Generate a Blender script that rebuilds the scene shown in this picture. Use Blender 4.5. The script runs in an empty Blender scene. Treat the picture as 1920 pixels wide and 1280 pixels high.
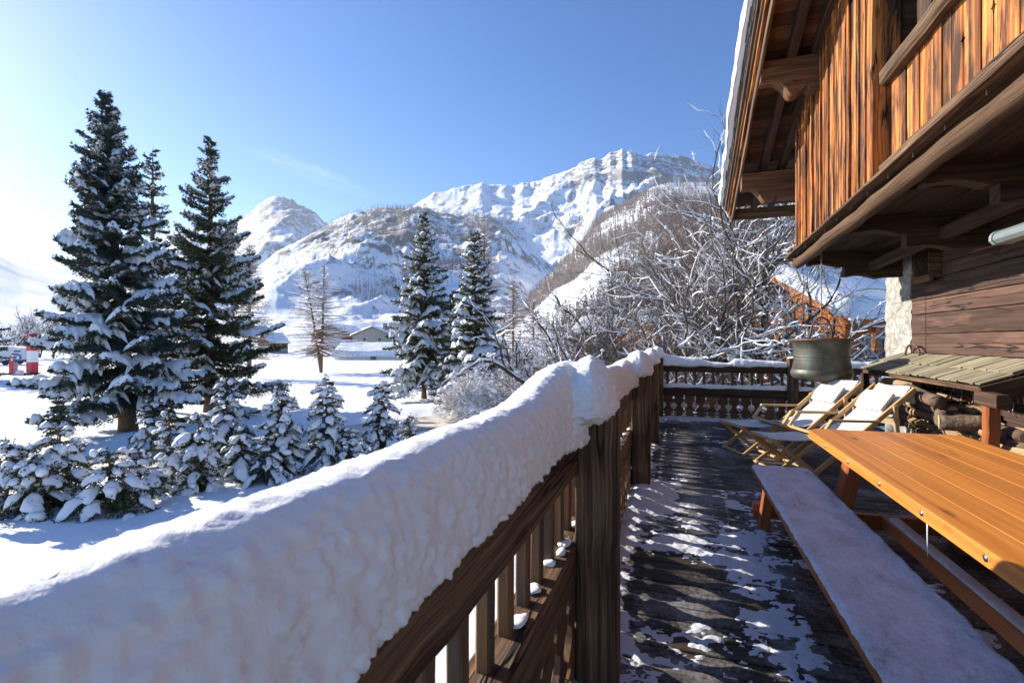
import bpy, math, random
import numpy as np
from mathutils import Vector, Matrix

random.seed(7)
RS = np.random.RandomState(11)
scene = bpy.context.scene
COL = scene.collection
R = math.radians

# ------------------------------------------------------------------ camera
CAMZ = 1.5
TH = math.atan(308/920.0)
ST, CT = math.sin(TH), math.cos(TH)
cam_d = bpy.data.cameras.new('camera')
cam = bpy.data.objects.new('camera', cam_d)
COL.objects.link(cam)
cam.location = (0, 0, CAMZ)
cam.rotation_euler = (R(90), 0, TH)
cam_d.sensor_width = 36
cam_d.lens = 36*920/1920.0
cam_d.clip_start = 0.05
cam_d.clip_end = 30000
cam_d.dof.use_dof = True
cam_d.dof.focus_distance = 6.0
cam_d.dof.aperture_fstop = 8.0
scene.camera = cam

def atd(px, py, d):
    """world point seen at photo pixel (1920 wide) at depth d"""
    lat = (px-960)/920.0*d
    return Vector((lat*CT - d*ST, lat*ST + d*CT, CAMZ + (640-py)/920.0*d))

def atz(px, py, z):
    return atd(px, py, 920.0*(CAMZ-z)/(py-640.0))

# ------------------------------------------------------------------ noise
def _hash(ix, iy, iz, seed):
    h = (ix.astype(np.int64)*374761393 + iy.astype(np.int64)*668265263 + iz.astype(np.int64)*2147483647 + seed*1274126177) & 0xffffffff
    h = ((h ^ (h >> 13))*1103515245) & 0xffffffff
    h = ((h ^ (h >> 16))*2246822519) & 0xffffffff
    h = (h ^ (h >> 15))
    return (h & 0xffff)/32767.5 - 1.0

def vn(p, seed=0):
    """smooth value noise, p (N,3) -> -1..1"""
    p = np.asarray(p, float)
    i = np.floor(p); f = p-i
    u = f*f*f*(f*(f*6-15)+10)
    i = i.astype(np.int64)
    out = 0
    for a in (0, 1):
        wa = u[:, 0] if a else 1-u[:, 0]
        for b in (0, 1):
            wb = u[:, 1] if b else 1-u[:, 1]
            for c in (0, 1):
                wc = u[:, 2] if c else 1-u[:, 2]
                out = out + wa*wb*wc*_hash(i[:, 0]+a, i[:, 1]+b, i[:, 2]+c, seed)
    return out

def fbm(p, octv=4, seed=0, gain=.5, lac=2.03):
    p = np.asarray(p, float); s = 0; a = 1.0; t = 0
    for k in range(octv):
        s = s + a*vn(p, seed+k*17); t += a; a *= gain; p = p*lac + 13.7
    return s/t

def ridged(p, octv=5, seed=0, gain=.5):
    p = np.asarray(p, float); s = 0; a = 1.0; t = 0; w = 1.0
    for k in range(octv):
        n = 1-np.abs(vn(p, seed+k*31)); n = n*n
        s = s + a*n*w; w = np.clip(n*1.6, 0, 1); t += a; a *= gain; p = p*2.07+5.1
    return s/t

def P3(x, y, z=0.0):
    x, y, z = np.broadcast_arrays(np.asarray(x, float), np.asarray(y, float), np.asarray(z, float))
    return np.stack([x.ravel(), y.ravel(), z.ravel()], 1)

# ------------------------------------------------------------------ mesh helpers
def raw_mesh(name, V, F, smooth=False, uv=None):
    """V (N,3); F list of arrays of faces, each (M,k)"""
    me = bpy.data.meshes.new(name)
    V = np.asarray(V, np.float32)
    if isinstance(F, np.ndarray): F = [F]
    F = [np.asarray(f, np.int32) for f in F if len(f)]
    nl = sum(f.size for f in F); nf = sum(len(f) for f in F)
    me.vertices.add(len(V)); me.vertices.foreach_set('co', V.ravel())
    me.loops.add(nl); me.polygons.add(nf)
    li = np.concatenate([f.ravel() for f in F])
    tot = np.concatenate([np.full(len(f), f.shape[1], np.int32) for f in F])
    st = np.concatenate([[0], np.cumsum(tot)[:-1]]).astype(np.int32)
    me.loops.foreach_set('vertex_index', li)
    me.polygons.foreach_set('loop_start', st)
    try: me.polygons.foreach_set('loop_total', tot)
    except Exception: pass
    me.polygons.foreach_set('use_smooth', np.full(nf, bool(smooth)))
    if uv is not None:
        l = me.uv_layers.new(name='UVMap')
        l.data.foreach_set('uv', np.asarray(uv, np.float32).ravel())
    me.update(calc_edges=True)
    me.validate()
    return me

def link(name, me, mat=None, parent=None):
    o = bpy.data.objects.new(name, me)
    COL.objects.link(o)
    if mat is not None:
        me.materials.clear(); me.materials.append(mat)
    if parent is not None: o.parent = parent
    return o

def tag(o, label=None, cat=None, group=None, kind=None):
    if label: o['label'] = label
    if cat: o['category'] = cat
    if group: o['group'] = group
    if kind: o['kind'] = kind
    return o

def empty(name, loc=(0, 0, 0), rz=0):
    o = bpy.data.objects.new(name, None)
    COL.objects.link(o); o.location = loc; o.rotation_euler = (0, 0, rz)
    o.empty_display_size = .2
    return o

class MB:
    """collects beams, tubes, boxes with grain-aligned UVs"""
    def __init__(s): s.v = []; s.f = []; s.uv = []; s.sm = []
    def add(s, verts, faces, uvs=None, smooth=False):
        b = len(s.v); s.v += [tuple(v) for v in verts]
        for k, f in enumerate(faces):
            s.f.append([i+b for i in f]); s.sm.append(smooth)
            s.uv += list(uvs[k]) if uvs is not None else [(verts[i][0], verts[i][1]) for i in f]
    def sweep(s, path, frames, prof, closed_prof=True, caps=True, scale=None, smooth=False, wob=0, seed=None, off=None):
        """prof: list of (a,b) offsets along frame axes"""
        n = len(prof); K = len(path)
        rr = random.Random(seed if seed is not None else random.random())
        u0 = rr.uniform(0, 50) if off is None else off; v0 = rr.uniform(0, 50)
        per = [0]
        for i in range(n):
            a = prof[i]; c = prof[(i+1) % n]; per.append(per[-1]+math.hypot(a[0]-c[0], a[1]-c[1]))
        V = []; L = 0; Ls = []
        for k in range(K):
            if k: L += (Vector(path[k])-Vector(path[k-1])).length
            Ls.append(L)
            A, B = frames[k]; sc = scale[k] if scale else 1
            w1 = rr.uniform(-wob, wob); w2 = rr.uniform(-wob, wob)
            for a, b in prof:
                j = rr.uniform(-wob, wob)*.35
                V.append(Vector(path[k]) + A*(a*sc+w1+j) + B*(b*sc+w2+j))
        Fs = []; U = []
        for k in range(K-1):
            for i in range(n if closed_prof else n-1):
                i2 = (i+1) % n
                Fs.append([k*n+i, k*n+i2, (k+1)*n+i2, (k+1)*n+i])
                U.append([(u0+Ls[k], v0+per[i]), (u0+Ls[k], v0+per[i+1]), (u0+Ls[k+1], v0+per[i+1]), (u0+Ls[k+1], v0+per[i])])
        if caps:
            Fs.append(list(range(n))[::-1]); U.append([(u0+prof[i][0]*.15, v0+prof[i][1]) for i in range(n)][::-1])
            Fs.append([(K-1)*n+i for i in range(n)]); U.append([(u0+prof[i][0]*.15, v0+prof[i][1]) for i in range(n)])
        s.add(V, Fs, U, smooth)
    def beam(s, p0, p1, w, h, up=(0, 0, 1), ch=.006, seg=1, wob=0, seed=None, taper=1):
        p0 = Vector(p0); p1 = Vector(p1); d = (p1-p0)
        up = Vector(up)
        if abs(d.normalized().dot(up)) > .98: up = Vector((0, 1, 0)) if abs(d.normalized().y) < .9 else Vector((1, 0, 0))
        A = d.cross(up).normalized(); B = A.cross(d).normalized()
        a, b = w/2, h/2; c = min(ch, a*.45, b*.45)
        prof = [(-a+c, -b), (a-c, -b), (a, -b+c), (a, b-c), (a-c, b), (-a+c, b), (-a, b-c), (-a, -b+c)]
        path = [p0+d*(k/seg) for k in range(seg+1)]
        s.sweep(path, [(A, B)]*(seg+1), prof, wob=wob, seed=seed, scale=[1+(taper-1)*k/seg for k in range(seg+1)])
    def box(s, c, size, rz=0, ch=.004):
        c = Vector(c); x, y, z = size
        d = Vector((math.cos(rz), math.sin(rz), 0))
        s.beam(c-d*x/2, c+d*x/2, y, z, ch=ch)
    def tube(s, path, rad, n=8, smooth=True, caps=True):
        path = [Vector(p) for p in path]; K = len(path)
        if not hasattr(rad, '__len__'): rad = [rad]*K
        fr = []; prev = None
        for k in range(K):
            d = (path[min(k+1, K-1)]-path[max(k-1, 0)]).normalized()
            ref = prev if prev is not None else (Vector((0, 0, 1)) if abs(d.z) < .9 else Vector((1, 0, 0)))
            A = d.cross(ref)
            if A.length < 1e-4: A = d.cross(Vector((1, 0, 0)))
            A.normalize(); B = A.cross(d).normalized(); prev = B
            fr.append((A, B))
        prof = [(math.cos(2*math.pi*i/n), math.sin(2*math.pi*i/n)) for i in range(n)]
        s.sweep(path, fr, prof, scale=list(rad), smooth=smooth, caps=caps)
    def prism(s, pts, A, B, C, thick, o):
        """outline pts (a,b) in plane A,B at origin o, extruded along C by thick; convex or simple polygon"""
        n = len(pts); A = Vector(A); B = Vector(B); C = Vector(C); o = Vector(o)
        V = [o+A*a+B*b for a, b in pts] + [o+A*a+B*b+C*thick for a, b in pts]
        u0 = random.uniform(0, 40)
        F = [list(range(n))[::-1], list(range(n, 2*n))]
        U = [[(u0+p[0], u0+p[1]) for p in pts][::-1], [(u0+p[0], u0+p[1]) for p in pts]]
        for i in range(n):
            j = (i+1) % n
            F.append([i, j, n+j, n+i]); U.append([(u0+pts[i][0], u0+pts[i][1]), (u0+pts[j][0], u0+pts[j][1]), (u0+pts[j][0], u0+pts[j][1]+thick), (u0+pts[i][0], u0+pts[i][1]+thick)])
        s.add(V, F, U)
    def lathe(s, prof, c=(0, 0, 0), n=40, smooth=True):
        c = Vector(c); V = []; K = len(prof)
        for r, z in prof:
            for i in range(n):
                a = 2*math.pi*i/n; V.append(c+Vector((r*math.cos(a), r*math.sin(a), z)))
        F = []; U = []
        for k in range(K-1):
            for i in range(n):
                j = (i+1) % n
                F.append([k*n+i, k*n+j, (k+1)*n+j, (k+1)*n+i])
                U.append([(i/n, k), ((i+1)/n, k), ((i+1)/n, k+1), (i/n, k+1)])
        s.add(V, F, U, smooth)
    def build(s, name, mat, parent=None):
        me = bpy.data.meshes.new(name)
        me.from_pydata(s.v, [], s.f)
        l = me.uv_layers.new(name='UVMap')
        l.data.foreach_set('uv', np.asarray(s.uv, np.float32).ravel())
        me.polygons.foreach_set('use_smooth', np.asarray(s.sm, bool))
        me.update()
        return link(name, me, mat, parent)

def grid_faces(nu, nv, wrap=False):
    i = np.arange(nu-1)[:, None]; j = np.arange(nv if wrap else nv-1)[None, :]
    j2 = (j+1) % nv if wrap else j+1
    return np.stack([i*nv+j, (i+1)*nv+j, (i+1)*nv+j2, i*nv+j2], -1).reshape(-1, 4)

# ------------------------------------------------------------------ materials
def new_mat(name):
    m = bpy.data.materials.new(name); m.use_nodes = True
    nt = m.node_tree; b = nt.nodes['Principled BSDF']
    return m, nt, b

class G:
    def __init__(s, nt): s.nt = nt
    def n(s, t, **kw):
        x = s.nt.nodes.new(t)
        for k, v in kw.items(): setattr(x, k, v)
        return x
    def l(s, a, b): s.nt.links.new(a, b)
    def noise(s, vec, scale, detail=4, rough=.55, dist=0):
        x = s.n('ShaderNodeTexNoise'); x.inputs['Scale'].default_value = scale
        x.inputs['Detail'].default_value = detail; x.inputs['Roughness'].default_value = rough
        x.inputs['Distortion'].default_value = dist
        if vec is not None: s.l(vec, x.inputs['Vector'])
        return x.outputs['Fac']
    def mapping(s, vec, sc=(1, 1, 1), loc=(0, 0, 0)):
        x = s.n('ShaderNodeMapping'); x.inputs['Scale'].default_value = sc; x.inputs['Location'].default_value = loc
        s.l(vec, x.inputs['Vector']); return x.outputs['Vector']
    def ramp(s, fac, stops):
        x = s.n('ShaderNodeValToRGB'); e = x.color_ramp.elements
        while len(e) < len(stops): e.new(.5)
        for k, (p, c) in enumerate(stops):
            e[k].position = p; e[k].color = (c[0], c[1], c[2], 1) if hasattr(c, '__len__') else (c, c, c, 1)
        s.l(fac, x.inputs['Fac']); return x.outputs['Color']
    def mix(s, fac, a, b, mode='MIX'):
        x = s.n('ShaderNodeMix', data_type='RGBA', blend_type=mode)
        for sock, v in ((x.inputs[0], fac), (x.inputs[6], a), (x.inputs[7], b)):
            if hasattr(v, 'is_linked') or hasattr(v, 'links'): s.l(v, sock)
            elif hasattr(v, '__len__'): sock.default_value = (v[0], v[1], v[2], 1)
            else: sock.default_value = v
        return x.outputs[2]
    def math(s, op, a, b=None, clamp=False):
        x = s.n('ShaderNodeMath', operation=op, use_clamp=clamp)
        for k, v in enumerate((a, b)):
            if v is None: continue
            if hasattr(v, 'links'): s.l(v, x.inputs[k])
            else: x.inputs[k].default_value = v
        return x.outputs[0]
    def bump(s, h, strength, dist, normal=None):
        x = s.n('ShaderNodeBump'); x.inputs['Strength'].default_value = strength; x.inputs['Distance'].default_value = dist
        s.l(h, x.inputs['Height'])
        if normal is not None: s.l(normal, x.inputs['Normal'])
        return x.outputs['Normal']

def wood(name, cols, su=1.2, sv=26, rough=.75, bump=.5, vary=.35, stain=None, huev=0, gdist=.004, spec=.3, knots=True, crack=False):
    """grain runs along U. cols: list of (pos,color)"""
    m, nt, b = new_mat(name); g = G(nt)
    uv = g.n('ShaderNodeTexCoord').outputs['UV']
    geo = g.n('ShaderNodeNewGeometry').outputs['Random Per Island']
    v1 = g.mapping(uv, (su, sv, 1))
    n1 = g.noise(v1, 1.0, 6, .62, .6)
    n2 = g.noise(g.mapping(uv, (su*3, sv*6, 1)), 1.0, 4, .65, .2)
    fac = g.math('ADD', g.math('MULTIPLY', n1, .58), g.math('MULTIPLY', n2, .42))
    c = g.ramp(fac, cols)
    if knots:
        vo = g.n('ShaderNodeTexVoronoi'); g.l(g.mapping(uv, (1.7, 6, 1)), vo.inputs['Vector']); vo.inputs['Scale'].default_value = 1.0
        kn = g.ramp(vo.outputs['Distance'], [(.0, 1), (.08, .7), (.14, 0)])
        c = g.mix(g.math('MULTIPLY', kn, .7), c, tuple(x*.35 for x in cols[0][1]))
    br = g.math('ADD', g.math('MULTIPLY', geo, vary*2), 1-vary)
    c = g.mix(1.0, c, g.ramp(g.math('MULTIPLY', br, .5), [(0, (0, 0, 0)), (1, (2, 2, 2))]), 'MULTIPLY')
    if stain:
        sn = g.noise(g.mapping(uv, (1.1, 5, 1)), 1.0, 4, .6)
        sf = g.ramp(sn, [(stain[1], 0), (stain[2], 1)])
        c = g.mix(g.math('MULTIPLY', sf, stain[3] if len(stain) > 3 else .8), c, stain[0])
    nb = None
    if crack:
        n3 = g.noise(g.mapping(uv, (.55, 9, 1)), 1.0, 3, .5, .3)
        ck = g.ramp(g.math('ABSOLUTE', g.math('SUBTRACT', n3, .5)), [(.0, 1), (.006, .9), (.014, 0)])
        gate = g.ramp(g.noise(g.mapping(uv, (.8, 3, 1), (7, 3, 0)), 1.0, 2, .5), [(.48, 0), (.56, 1)])
        ck = g.math('MULTIPLY', ck, gate)
        c = g.mix(g.math('MULTIPLY', ck, .92), c, (.008, .005, .003))
        nb = g.bump(g.math('SUBTRACT', 1, ck), .9, .012)
    g.l(c, b.inputs['Base Color'])
    b.inputs['Roughness'].default_value = rough
    b.inputs['Specular IOR Level'].default_value = spec
    g.l(g.bump(fac, bump, gdist, nb), b.inputs['Normal'])
    return m

def snow_mat(name, s1=7, s2=45, b1=.35, b2=.35, d1=.04, d2=.008, col=(.875, .885, .905), sss=0):
    m, nt, b = new_mat(name); g = G(nt)
    co = g.n('ShaderNodeTexCoord').outputs['Object']
    n1 = g.noise(co, s1, 5, .6); n2 = g.noise(co, s2, 4, .65)
    nb = g.bump(n1, b1, d1); nb = g.bump(n2, b2, d2, nb)
    g.l(nb, b.inputs['Normal'])
    b.inputs['Base Color'].default_value = (*col, 1)
    b.inputs['Roughness'].default_value = .55
    b.inputs['Specular IOR Level'].default_value = .25
    if sss:
        b.inputs['Subsurface Weight'].default_value = sss
        b.inputs['Subsurface Radius'].default_value = (.03, .035, .045)
        b.inputs['Subsurface Scale'].default_value = 1.0
    return m

def plain(name, col, rough=.6, metal=0, bump=None, spec=.4, var=None, sc=6):
    m, nt, b = new_mat(name); g = G(nt)
    b.inputs['Roughness'].default_value = rough; b.inputs['Metallic'].default_value = metal
    b.inputs['Specular IOR Level'].default_value = spec
    co = g.n('ShaderNodeTexCoord').outputs['Object']
    n = g.noise(co, sc, 5, .6)
    v = var if var is not None else .12
    c = g.ramp(n, [(.3, tuple(x*(1-v) for x in col)), (.7, tuple(min(1, x*(1+v)) for x in col))])
    g.l(c, b.inputs['Base Color'])
    if bump: g.l(g.bump(g.noise(co, bump[0], 4, .6), bump[1], bump[2]), b.inputs['Normal'])
    return m

def foliage_mat(name, c1, c2, rough=.7):
    m, nt, b = new_mat(name); g = G(nt)
    geo = g.n('ShaderNodeNewGeometry').outputs['Random Per Island']
    co = g.n('ShaderNodeTexCoord').outputs['Object']
    n = g.noise(co, 1.2, 3, .6)
    f = g.math('ADD', g.math('MULTIPLY', geo, .5), g.math('MULTIPLY', n, .6))
    g.l(g.ramp(f, [(.2, c1), (.85, c2)]), b.inputs['Base Color'])
    b.inputs['Roughness'].default_value = rough
    b.inputs['Specular IOR Level'].default_value = .2
    return m

M = {}
M['snow'] = snow_mat('snow')
M['snow_rail'] = snow_mat('snow_on_rail', 24, 120, .4, .3, .012, .003, (.885, .885, .89), sss=.0)
M['snow_tree'] = snow_mat('snow_on_tree', 6, 25, .3, .2, .05, .01)
M['needle_blue'] = foliage_mat('needles_blue_green', (.018, .032, .028), (.07, .10, .085))
M['needle_green'] = foliage_mat('needles_green', (.022, .034, .018), (.085, .10, .045))
M['bark_red'] = plain('bark_reddish', (.17, .10, .06), .9, bump=(9, .8, .03), var=.5, sc=14)
M['bark_grey'] = plain('bark_grey', (.075, .062, .052), .9, bump=(14, .7, .02), var=.4, sc=12)
M['twig'] = plain('twig_brown', (.13, .095, .075), .85, var=.3)
M['twig_larch'] = foliage_mat('twig_larch', (.17, .12, .08), (.33, .25, .18))
M['twig_red'] = foliage_mat('twig_red', (.20, .12, .09), (.36, .24, .18))
OLD = [(.32, (.014, .007, .004)), (.44, (.062, .033, .017)), (.56, (.17, .098, .052)), (.72, (.34, .22, .13))]
M['old_wood'] = wood('old_grey_brown_wood', OLD, su=.9, sv=30, bump=.9, vary=.25, gdist=.006, stain=((.035, .022, .015), .50, .66, .8), crack=True)
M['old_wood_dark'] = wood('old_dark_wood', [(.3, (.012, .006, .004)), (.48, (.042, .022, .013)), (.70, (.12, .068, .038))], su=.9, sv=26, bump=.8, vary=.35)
M['baluster'] = wood('baluster_wood', [(.3, (.05, .024, .010)), (.5, (.18, .088, .036)), (.75, (.33, .18, .08))], su=1.2, sv=30, bump=.6, vary=.4, stain=((.06, .045, .035), .4, .6, .8))
M['facade'] = wood('sun_burnt_facade_boards', [(.34, (.035, .009, .003)), (.43, (.20, .055, .012)), (.52, (.50, .175, .038)), (.68, (.78, .37, .11))], su=.55, sv=24, bump=.9, vary=.42, stain=((.022, .010, .007), .44, .58, .92), rough=.7, gdist=.006, crack=True)
M['soffit'] = wood('soffit_boards', [(.3, (.02, .008, .004)), (.5, (.10, .042, .018)), (.75, (.27, .13, .06))], su=.8, sv=14, bump=.6, vary=.55, stain=((.28, .2, .15), .60, .72, .5))
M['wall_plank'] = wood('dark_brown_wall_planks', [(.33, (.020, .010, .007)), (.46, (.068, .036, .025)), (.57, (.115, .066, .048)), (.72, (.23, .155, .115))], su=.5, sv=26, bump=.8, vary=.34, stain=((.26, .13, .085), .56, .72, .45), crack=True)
M['table'] = wood('varnished_table_wood', [(.30, (.32, .088, .014)), (.45, (.52, .172, .030)), (.58, (.62, .24, .046)), (.75, (.70, .31, .075))], su=.5, sv=24, bump=.2, vary=.17, rough=.42, spec=.45, gdist=.002)
M['table_under'] = wood('table_frame_wood', [(.28, (.13, .032, .010)), (.5, (.28, .085, .026)), (.78, (.40, .14, .045))], su=.7, sv=24, bump=.2, vary=.15, rough=.5)
M['teak'] = wood('pale_teak', [(.28, (.36, .21, .09)), (.5, (.50, .32, .15)), (.78, (.62, .43, .24))], su=1, sv=60, bump=.15, vary=.12, rough=.55, knots=False)
M['shingle'] = wood('weathered_shingles', [(.28, (.10, .085, .055)), (.5, (.24, .21, .14)), (.78, (.40, .36, .26))], su=1.0, sv=26, bump=.7, vary=.35, knots=False)
M['log_end'] = plain('log_end_wood', (.50, .36, .20), .8, var=.25, sc=18)
M['log_bark'] = plain('log_bark', (.15, .10, .065), .9, bump=(20, .8, .02), var=.6, sc=9)
M['split_wood'] = wood('split_wood', [(.3, (.16, .10, .055)), (.55, (.34, .23, .13)), (.8, (.52, .38, .22))], su=2, sv=30, bump=.8, vary=.4, knots=False)
M['canvas'] = plain('white_canvas', (.66, .655, .63), .85, bump=(300, .15, .001), var=.03)
M['steel'] = plain('steel', (.45, .44, .42), .35, metal=1)
M['iron'] = plain('rusty_iron', (.16, .09, .065), .7, metal=.3, var=.4, sc=20)
M['hook'] = plain('old_nail', (.30, .26, .22), .6, metal=.4)
# ------------------------------------------------------------------ light
SUN_EL = math.atan(1/(2.2*math.sqrt(1+.18**2)))
SUN_DIR = Vector((-1, .18, math.tan(SUN_EL)*math.sqrt(1+.18**2))).normalized()   # towards the sun
sl = bpy.data.lights.new('sun', 'SUN'); sl.energy = 5.0; sl.angle = R(.55); sl.color = (1, .92, .80)
so = bpy.data.objects.new('sun', sl); COL.objects.link(so)
so.rotation_euler = (-SUN_DIR).to_track_quat('-Z', 'Y').to_euler()
so.location = (-20, 5, 20)
w = bpy.data.worlds.new('World'); scene.world = w; w.use_nodes = True
nt = w.node_tree; g = G(nt); bg = nt.nodes['Background']
sky = g.n('ShaderNodeTexSky'); sky.sky_type = 'NISHITA'; sky.sun_disc = False
sky.sun_elevation = SUN_EL
sky.sun_rotation = math.atan2(SUN_DIR.x, SUN_DIR.y)
sky.altitude = 1800; sky.air_density = 1.0; sky.dust_density = 0.9; sky.ozone_density = 3.0
bg.inputs['Strength'].default_value = .10
# thin cirrus wisps high in the sky (they belong to the sky itself)
co = g.n('ShaderNodeTexCoord').outputs['Generated']
cd = atd(590, 325, 1.0)-Vector((0, 0, CAMZ)); cd.normalize()
Adir = (atd(650, 352, 1.0)-atd(490, 290, 1.0)).normalized(); Bdir = cd.cross(Adir).normalized()
def dotn(v):
    x = g.n('ShaderNodeVectorMath', operation='DOT_PRODUCT'); g.l(co, x.inputs[0]); x.inputs[1].default_value = v; return x.outputs['Value']
ua = g.math('SUBTRACT', dotn(Adir), cd.dot(Adir)); ub = g.math('SUBTRACT', dotn(Bdir), cd.dot(Bdir)); uc = dotn(cd)
ell = g.math('ADD', g.math('POWER', g.math('ABSOLUTE', g.math('DIVIDE', ua, .11)), 2), g.math('POWER', g.math('ABSOLUTE', g.math('DIVIDE', ub, .018)), 2))
msk = g.math('MULTIPLY', g.math('SUBTRACT', 1, ell, True), g.math('GREATER_THAN', uc, .8))
cmb = g.n('ShaderNodeCombineXYZ'); g.l(g.math('MULTIPLY', ua, 14), cmb.inputs[0]); g.l(g.math('MULTIPLY', ub, 90), cmb.inputs[1])
wn = g.noise(cmb.outputs[0], 1.0, 4, .6, .4)
cl = g.math('MULTIPLY', g.math('MULTIPLY', msk, g.ramp(wn, [(.35, 0), (.75, 1)])), .2)
hs = g.n('ShaderNodeHueSaturation'); hs.inputs['Saturation'].default_value = 1.27; hs.inputs['Hue'].default_value = .507; g.l(sky.outputs[0], hs.inputs['Color'])
g.l(g.mix(cl, hs.outputs[0], (6.5, 7.2, 8.2)), bg.inputs['Color'])
scene.view_settings.view_transform = 'Standard'
scene.view_settings.look = 'None'
scene.view_settings.exposure = 1.10
scene.view_settings.gamma = 1

# ------------------------------------------------------------------ ground and mountains
GZ = -2.0
FW = np.array([-ST, CT]); RT = np.array([CT, ST])
def pol(a, r):
    c = r*np.cos(a); s_ = r*np.sin(a)
    return c*FW[0]+s_*RT[0], c*FW[1]+s_*RT[1]

def ground_z(x, y):
    p = P3(x, y)
    r = np.hypot(p[:, 0], p[:, 1])
    z = GZ + .05*fbm(p*.35, 3, 5) + .015*fbm(p*2.2, 3, 9) + .25*fbm(p*.03, 2, 3)*np.clip((r-30)/60, 0, 1)
    # churned snow bank along the far side of the road, under the big spruces
    q = road_dist(p[:, 0], p[:, 1])
    along = np.clip((-p[:, 0]-4)/4, 0, 1)
    z = z + (.28*np.exp(-((q-3.6)/1.5)**2)*(.6+.6*fbm(p*1.1, 3, 40)) + .10*np.abs(fbm(p*3.2, 4, 41))*np.exp(-((q-4.5)/3.0)**2))*along
    z = z + .16*np.exp(-((q-2.3)/.5)**2)*(1-along)
    z = np.where((q > -1.7) & (q < 1.7), GZ-.03+.01*fbm(p*3, 2, 8), z)
    # the ground under and beyond the terrace dips away
    return z

RA = np.array(atz(100, 885, GZ))[:2]; RB = np.array(atz(860, 786, GZ))[:2]
rd = (RB-RA)/np.linalg.norm(RB-RA); rn = np.array([-rd[1], rd[0]])
if rn @ (RB*0+np.array([-ST, CT])) < 0: rn = -rn
def road_dist(x, y):
    return (x-RA[0])*rn[0] + (y-RA[1])*rn[1] - .3

def polar_surface(a0, a1, na, r0, r1, nr, zf, logr=True):
    a = np.linspace(a0, a1, na); r = np.exp(np.linspace(math.log(r0), math.log(r1), nr)) if logr else np.linspace(r0, r1, nr)
    AA, RR = np.meshgrid(a, r, indexing='ij')
    x, y = pol(AA.ravel(), RR.ravel())
    z = zf(x, y, AA.ravel(), RR.ravel())
    return np.stack([x, y, z], 1), grid_faces(na, nr)

def gm():
    m, nt, b = new_mat('snow_ground'); g = G(nt)
    co = g.n('ShaderNodeTexCoord').outputs['Object']
    nb = g.bump(g.noise(co, .9, 5, .6), .35, .12); nb = g.bump(g.noise(co, 7, 5, .65), .35, .03, nb)
    g.l(nb, b.inputs['Normal'])
    b.inputs['Roughness'].default_value = .6; b.inputs['Specular IOR Level'].default_value = .2
    g.l(g.ramp(g.noise(co, .5, 4, .6), [(.3, (.85, .865, .895)), (.75, (.89, .90, .92))]), b.inputs['Base Color'])
    return m
V, F = polar_surface(R(-115), R(115), 640, .6, 6500, 420, lambda x, y, a, r: ground_z(x, y))
tag(link('snow_ground', raw_mesh('snow_ground', V, F, True), gm()), kind='structure')

def road_mat():
    m, nt, b = new_mat('road_packed_snow'); g = G(nt)
    co = g.n('ShaderNodeTexCoord').outputs['Object']
    n = g.noise(co, 1.3, 6, .65)
    g.l(g.ramp(n, [(.35, (.30, .25, .19)), (.5, (.58, .53, .45)), (.68, (.78, .77, .75))]), b.inputs['Base Color'])
    g.l(g.bump(n, .4, .03), b.inputs['Normal']); b.inputs['Roughness'].default_value = .6
    return m
t = np.linspace(-8, 34, 120); v = np.linspace(-1.5, 1.5, 10); T, VV = np.meshgrid(t, v, indexing='ij')
rx = RA[0]+rd[0]*T+rn[0]*(VV+.3); ry = RA[1]+rd[1]*T+rn[1]*(VV+.3)
rz = GZ+.012+.008*fbm(P3(rx, ry)*3, 2, 21).reshape(rx.shape)
tag(link('road', raw_mesh('road', np.stack([rx, ry, rz], -1).reshape(-1, 3), grid_faces(120, 10), True), road_mat()), kind='structure')

def mtn_mat(name, rock1, rock2, lo, hi, nsc, snowc=(.86, .885, .93), bias=0.0):
    m, nt, b = new_mat(name); g = G(nt)
    tc = g.n('ShaderNodeTexCoord').outputs['Object']
    geo = g.n('ShaderNodeNewGeometry')
    sx = g.n('ShaderNodeSeparateXYZ'); g.l(geo.outputs['Normal'], sx.inputs[0])
    n1 = g.noise(tc, nsc, 9, .68, .3)
    n2 = g.noise(g.mapping(tc, (1, 1, .35)), nsc*5, 7, .7, .5)
    at = g.n('ShaderNodeAttribute'); at.attribute_name = 'rock'
    f = g.math('ADD', g.math('MULTIPLY', g.math('SUBTRACT', n1, .5), .75), g.math('ADD', g.math('MULTIPLY', g.math('SUBTRACT', n2, .5), 1.1), .5))
    steep = g.math('SUBTRACT', 1.0, sx.outputs[2])
    f = g.math('ADD', f, g.math('MULTIPLY', steep, .28))
    f = g.math('ADD', f, g.math('MULTIPLY', g.math('SUBTRACT', at.outputs['Fac'], .5), .17))
    rk = g.ramp(f, [(lo, 0), (hi, 1)])
    rc = g.ramp(n2, [(.3, rock1), (.7, rock2)])
    g.l(g.mix(rk, snowc, rc), b.inputs['Base Color'])
    g.l(g.bump(f, .5, 5), b.inputs['Normal'])
    b.inputs['Roughness'].default_value = .8; b.inputs['Specular IOR Level'].default_value = .1
    return m

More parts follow.
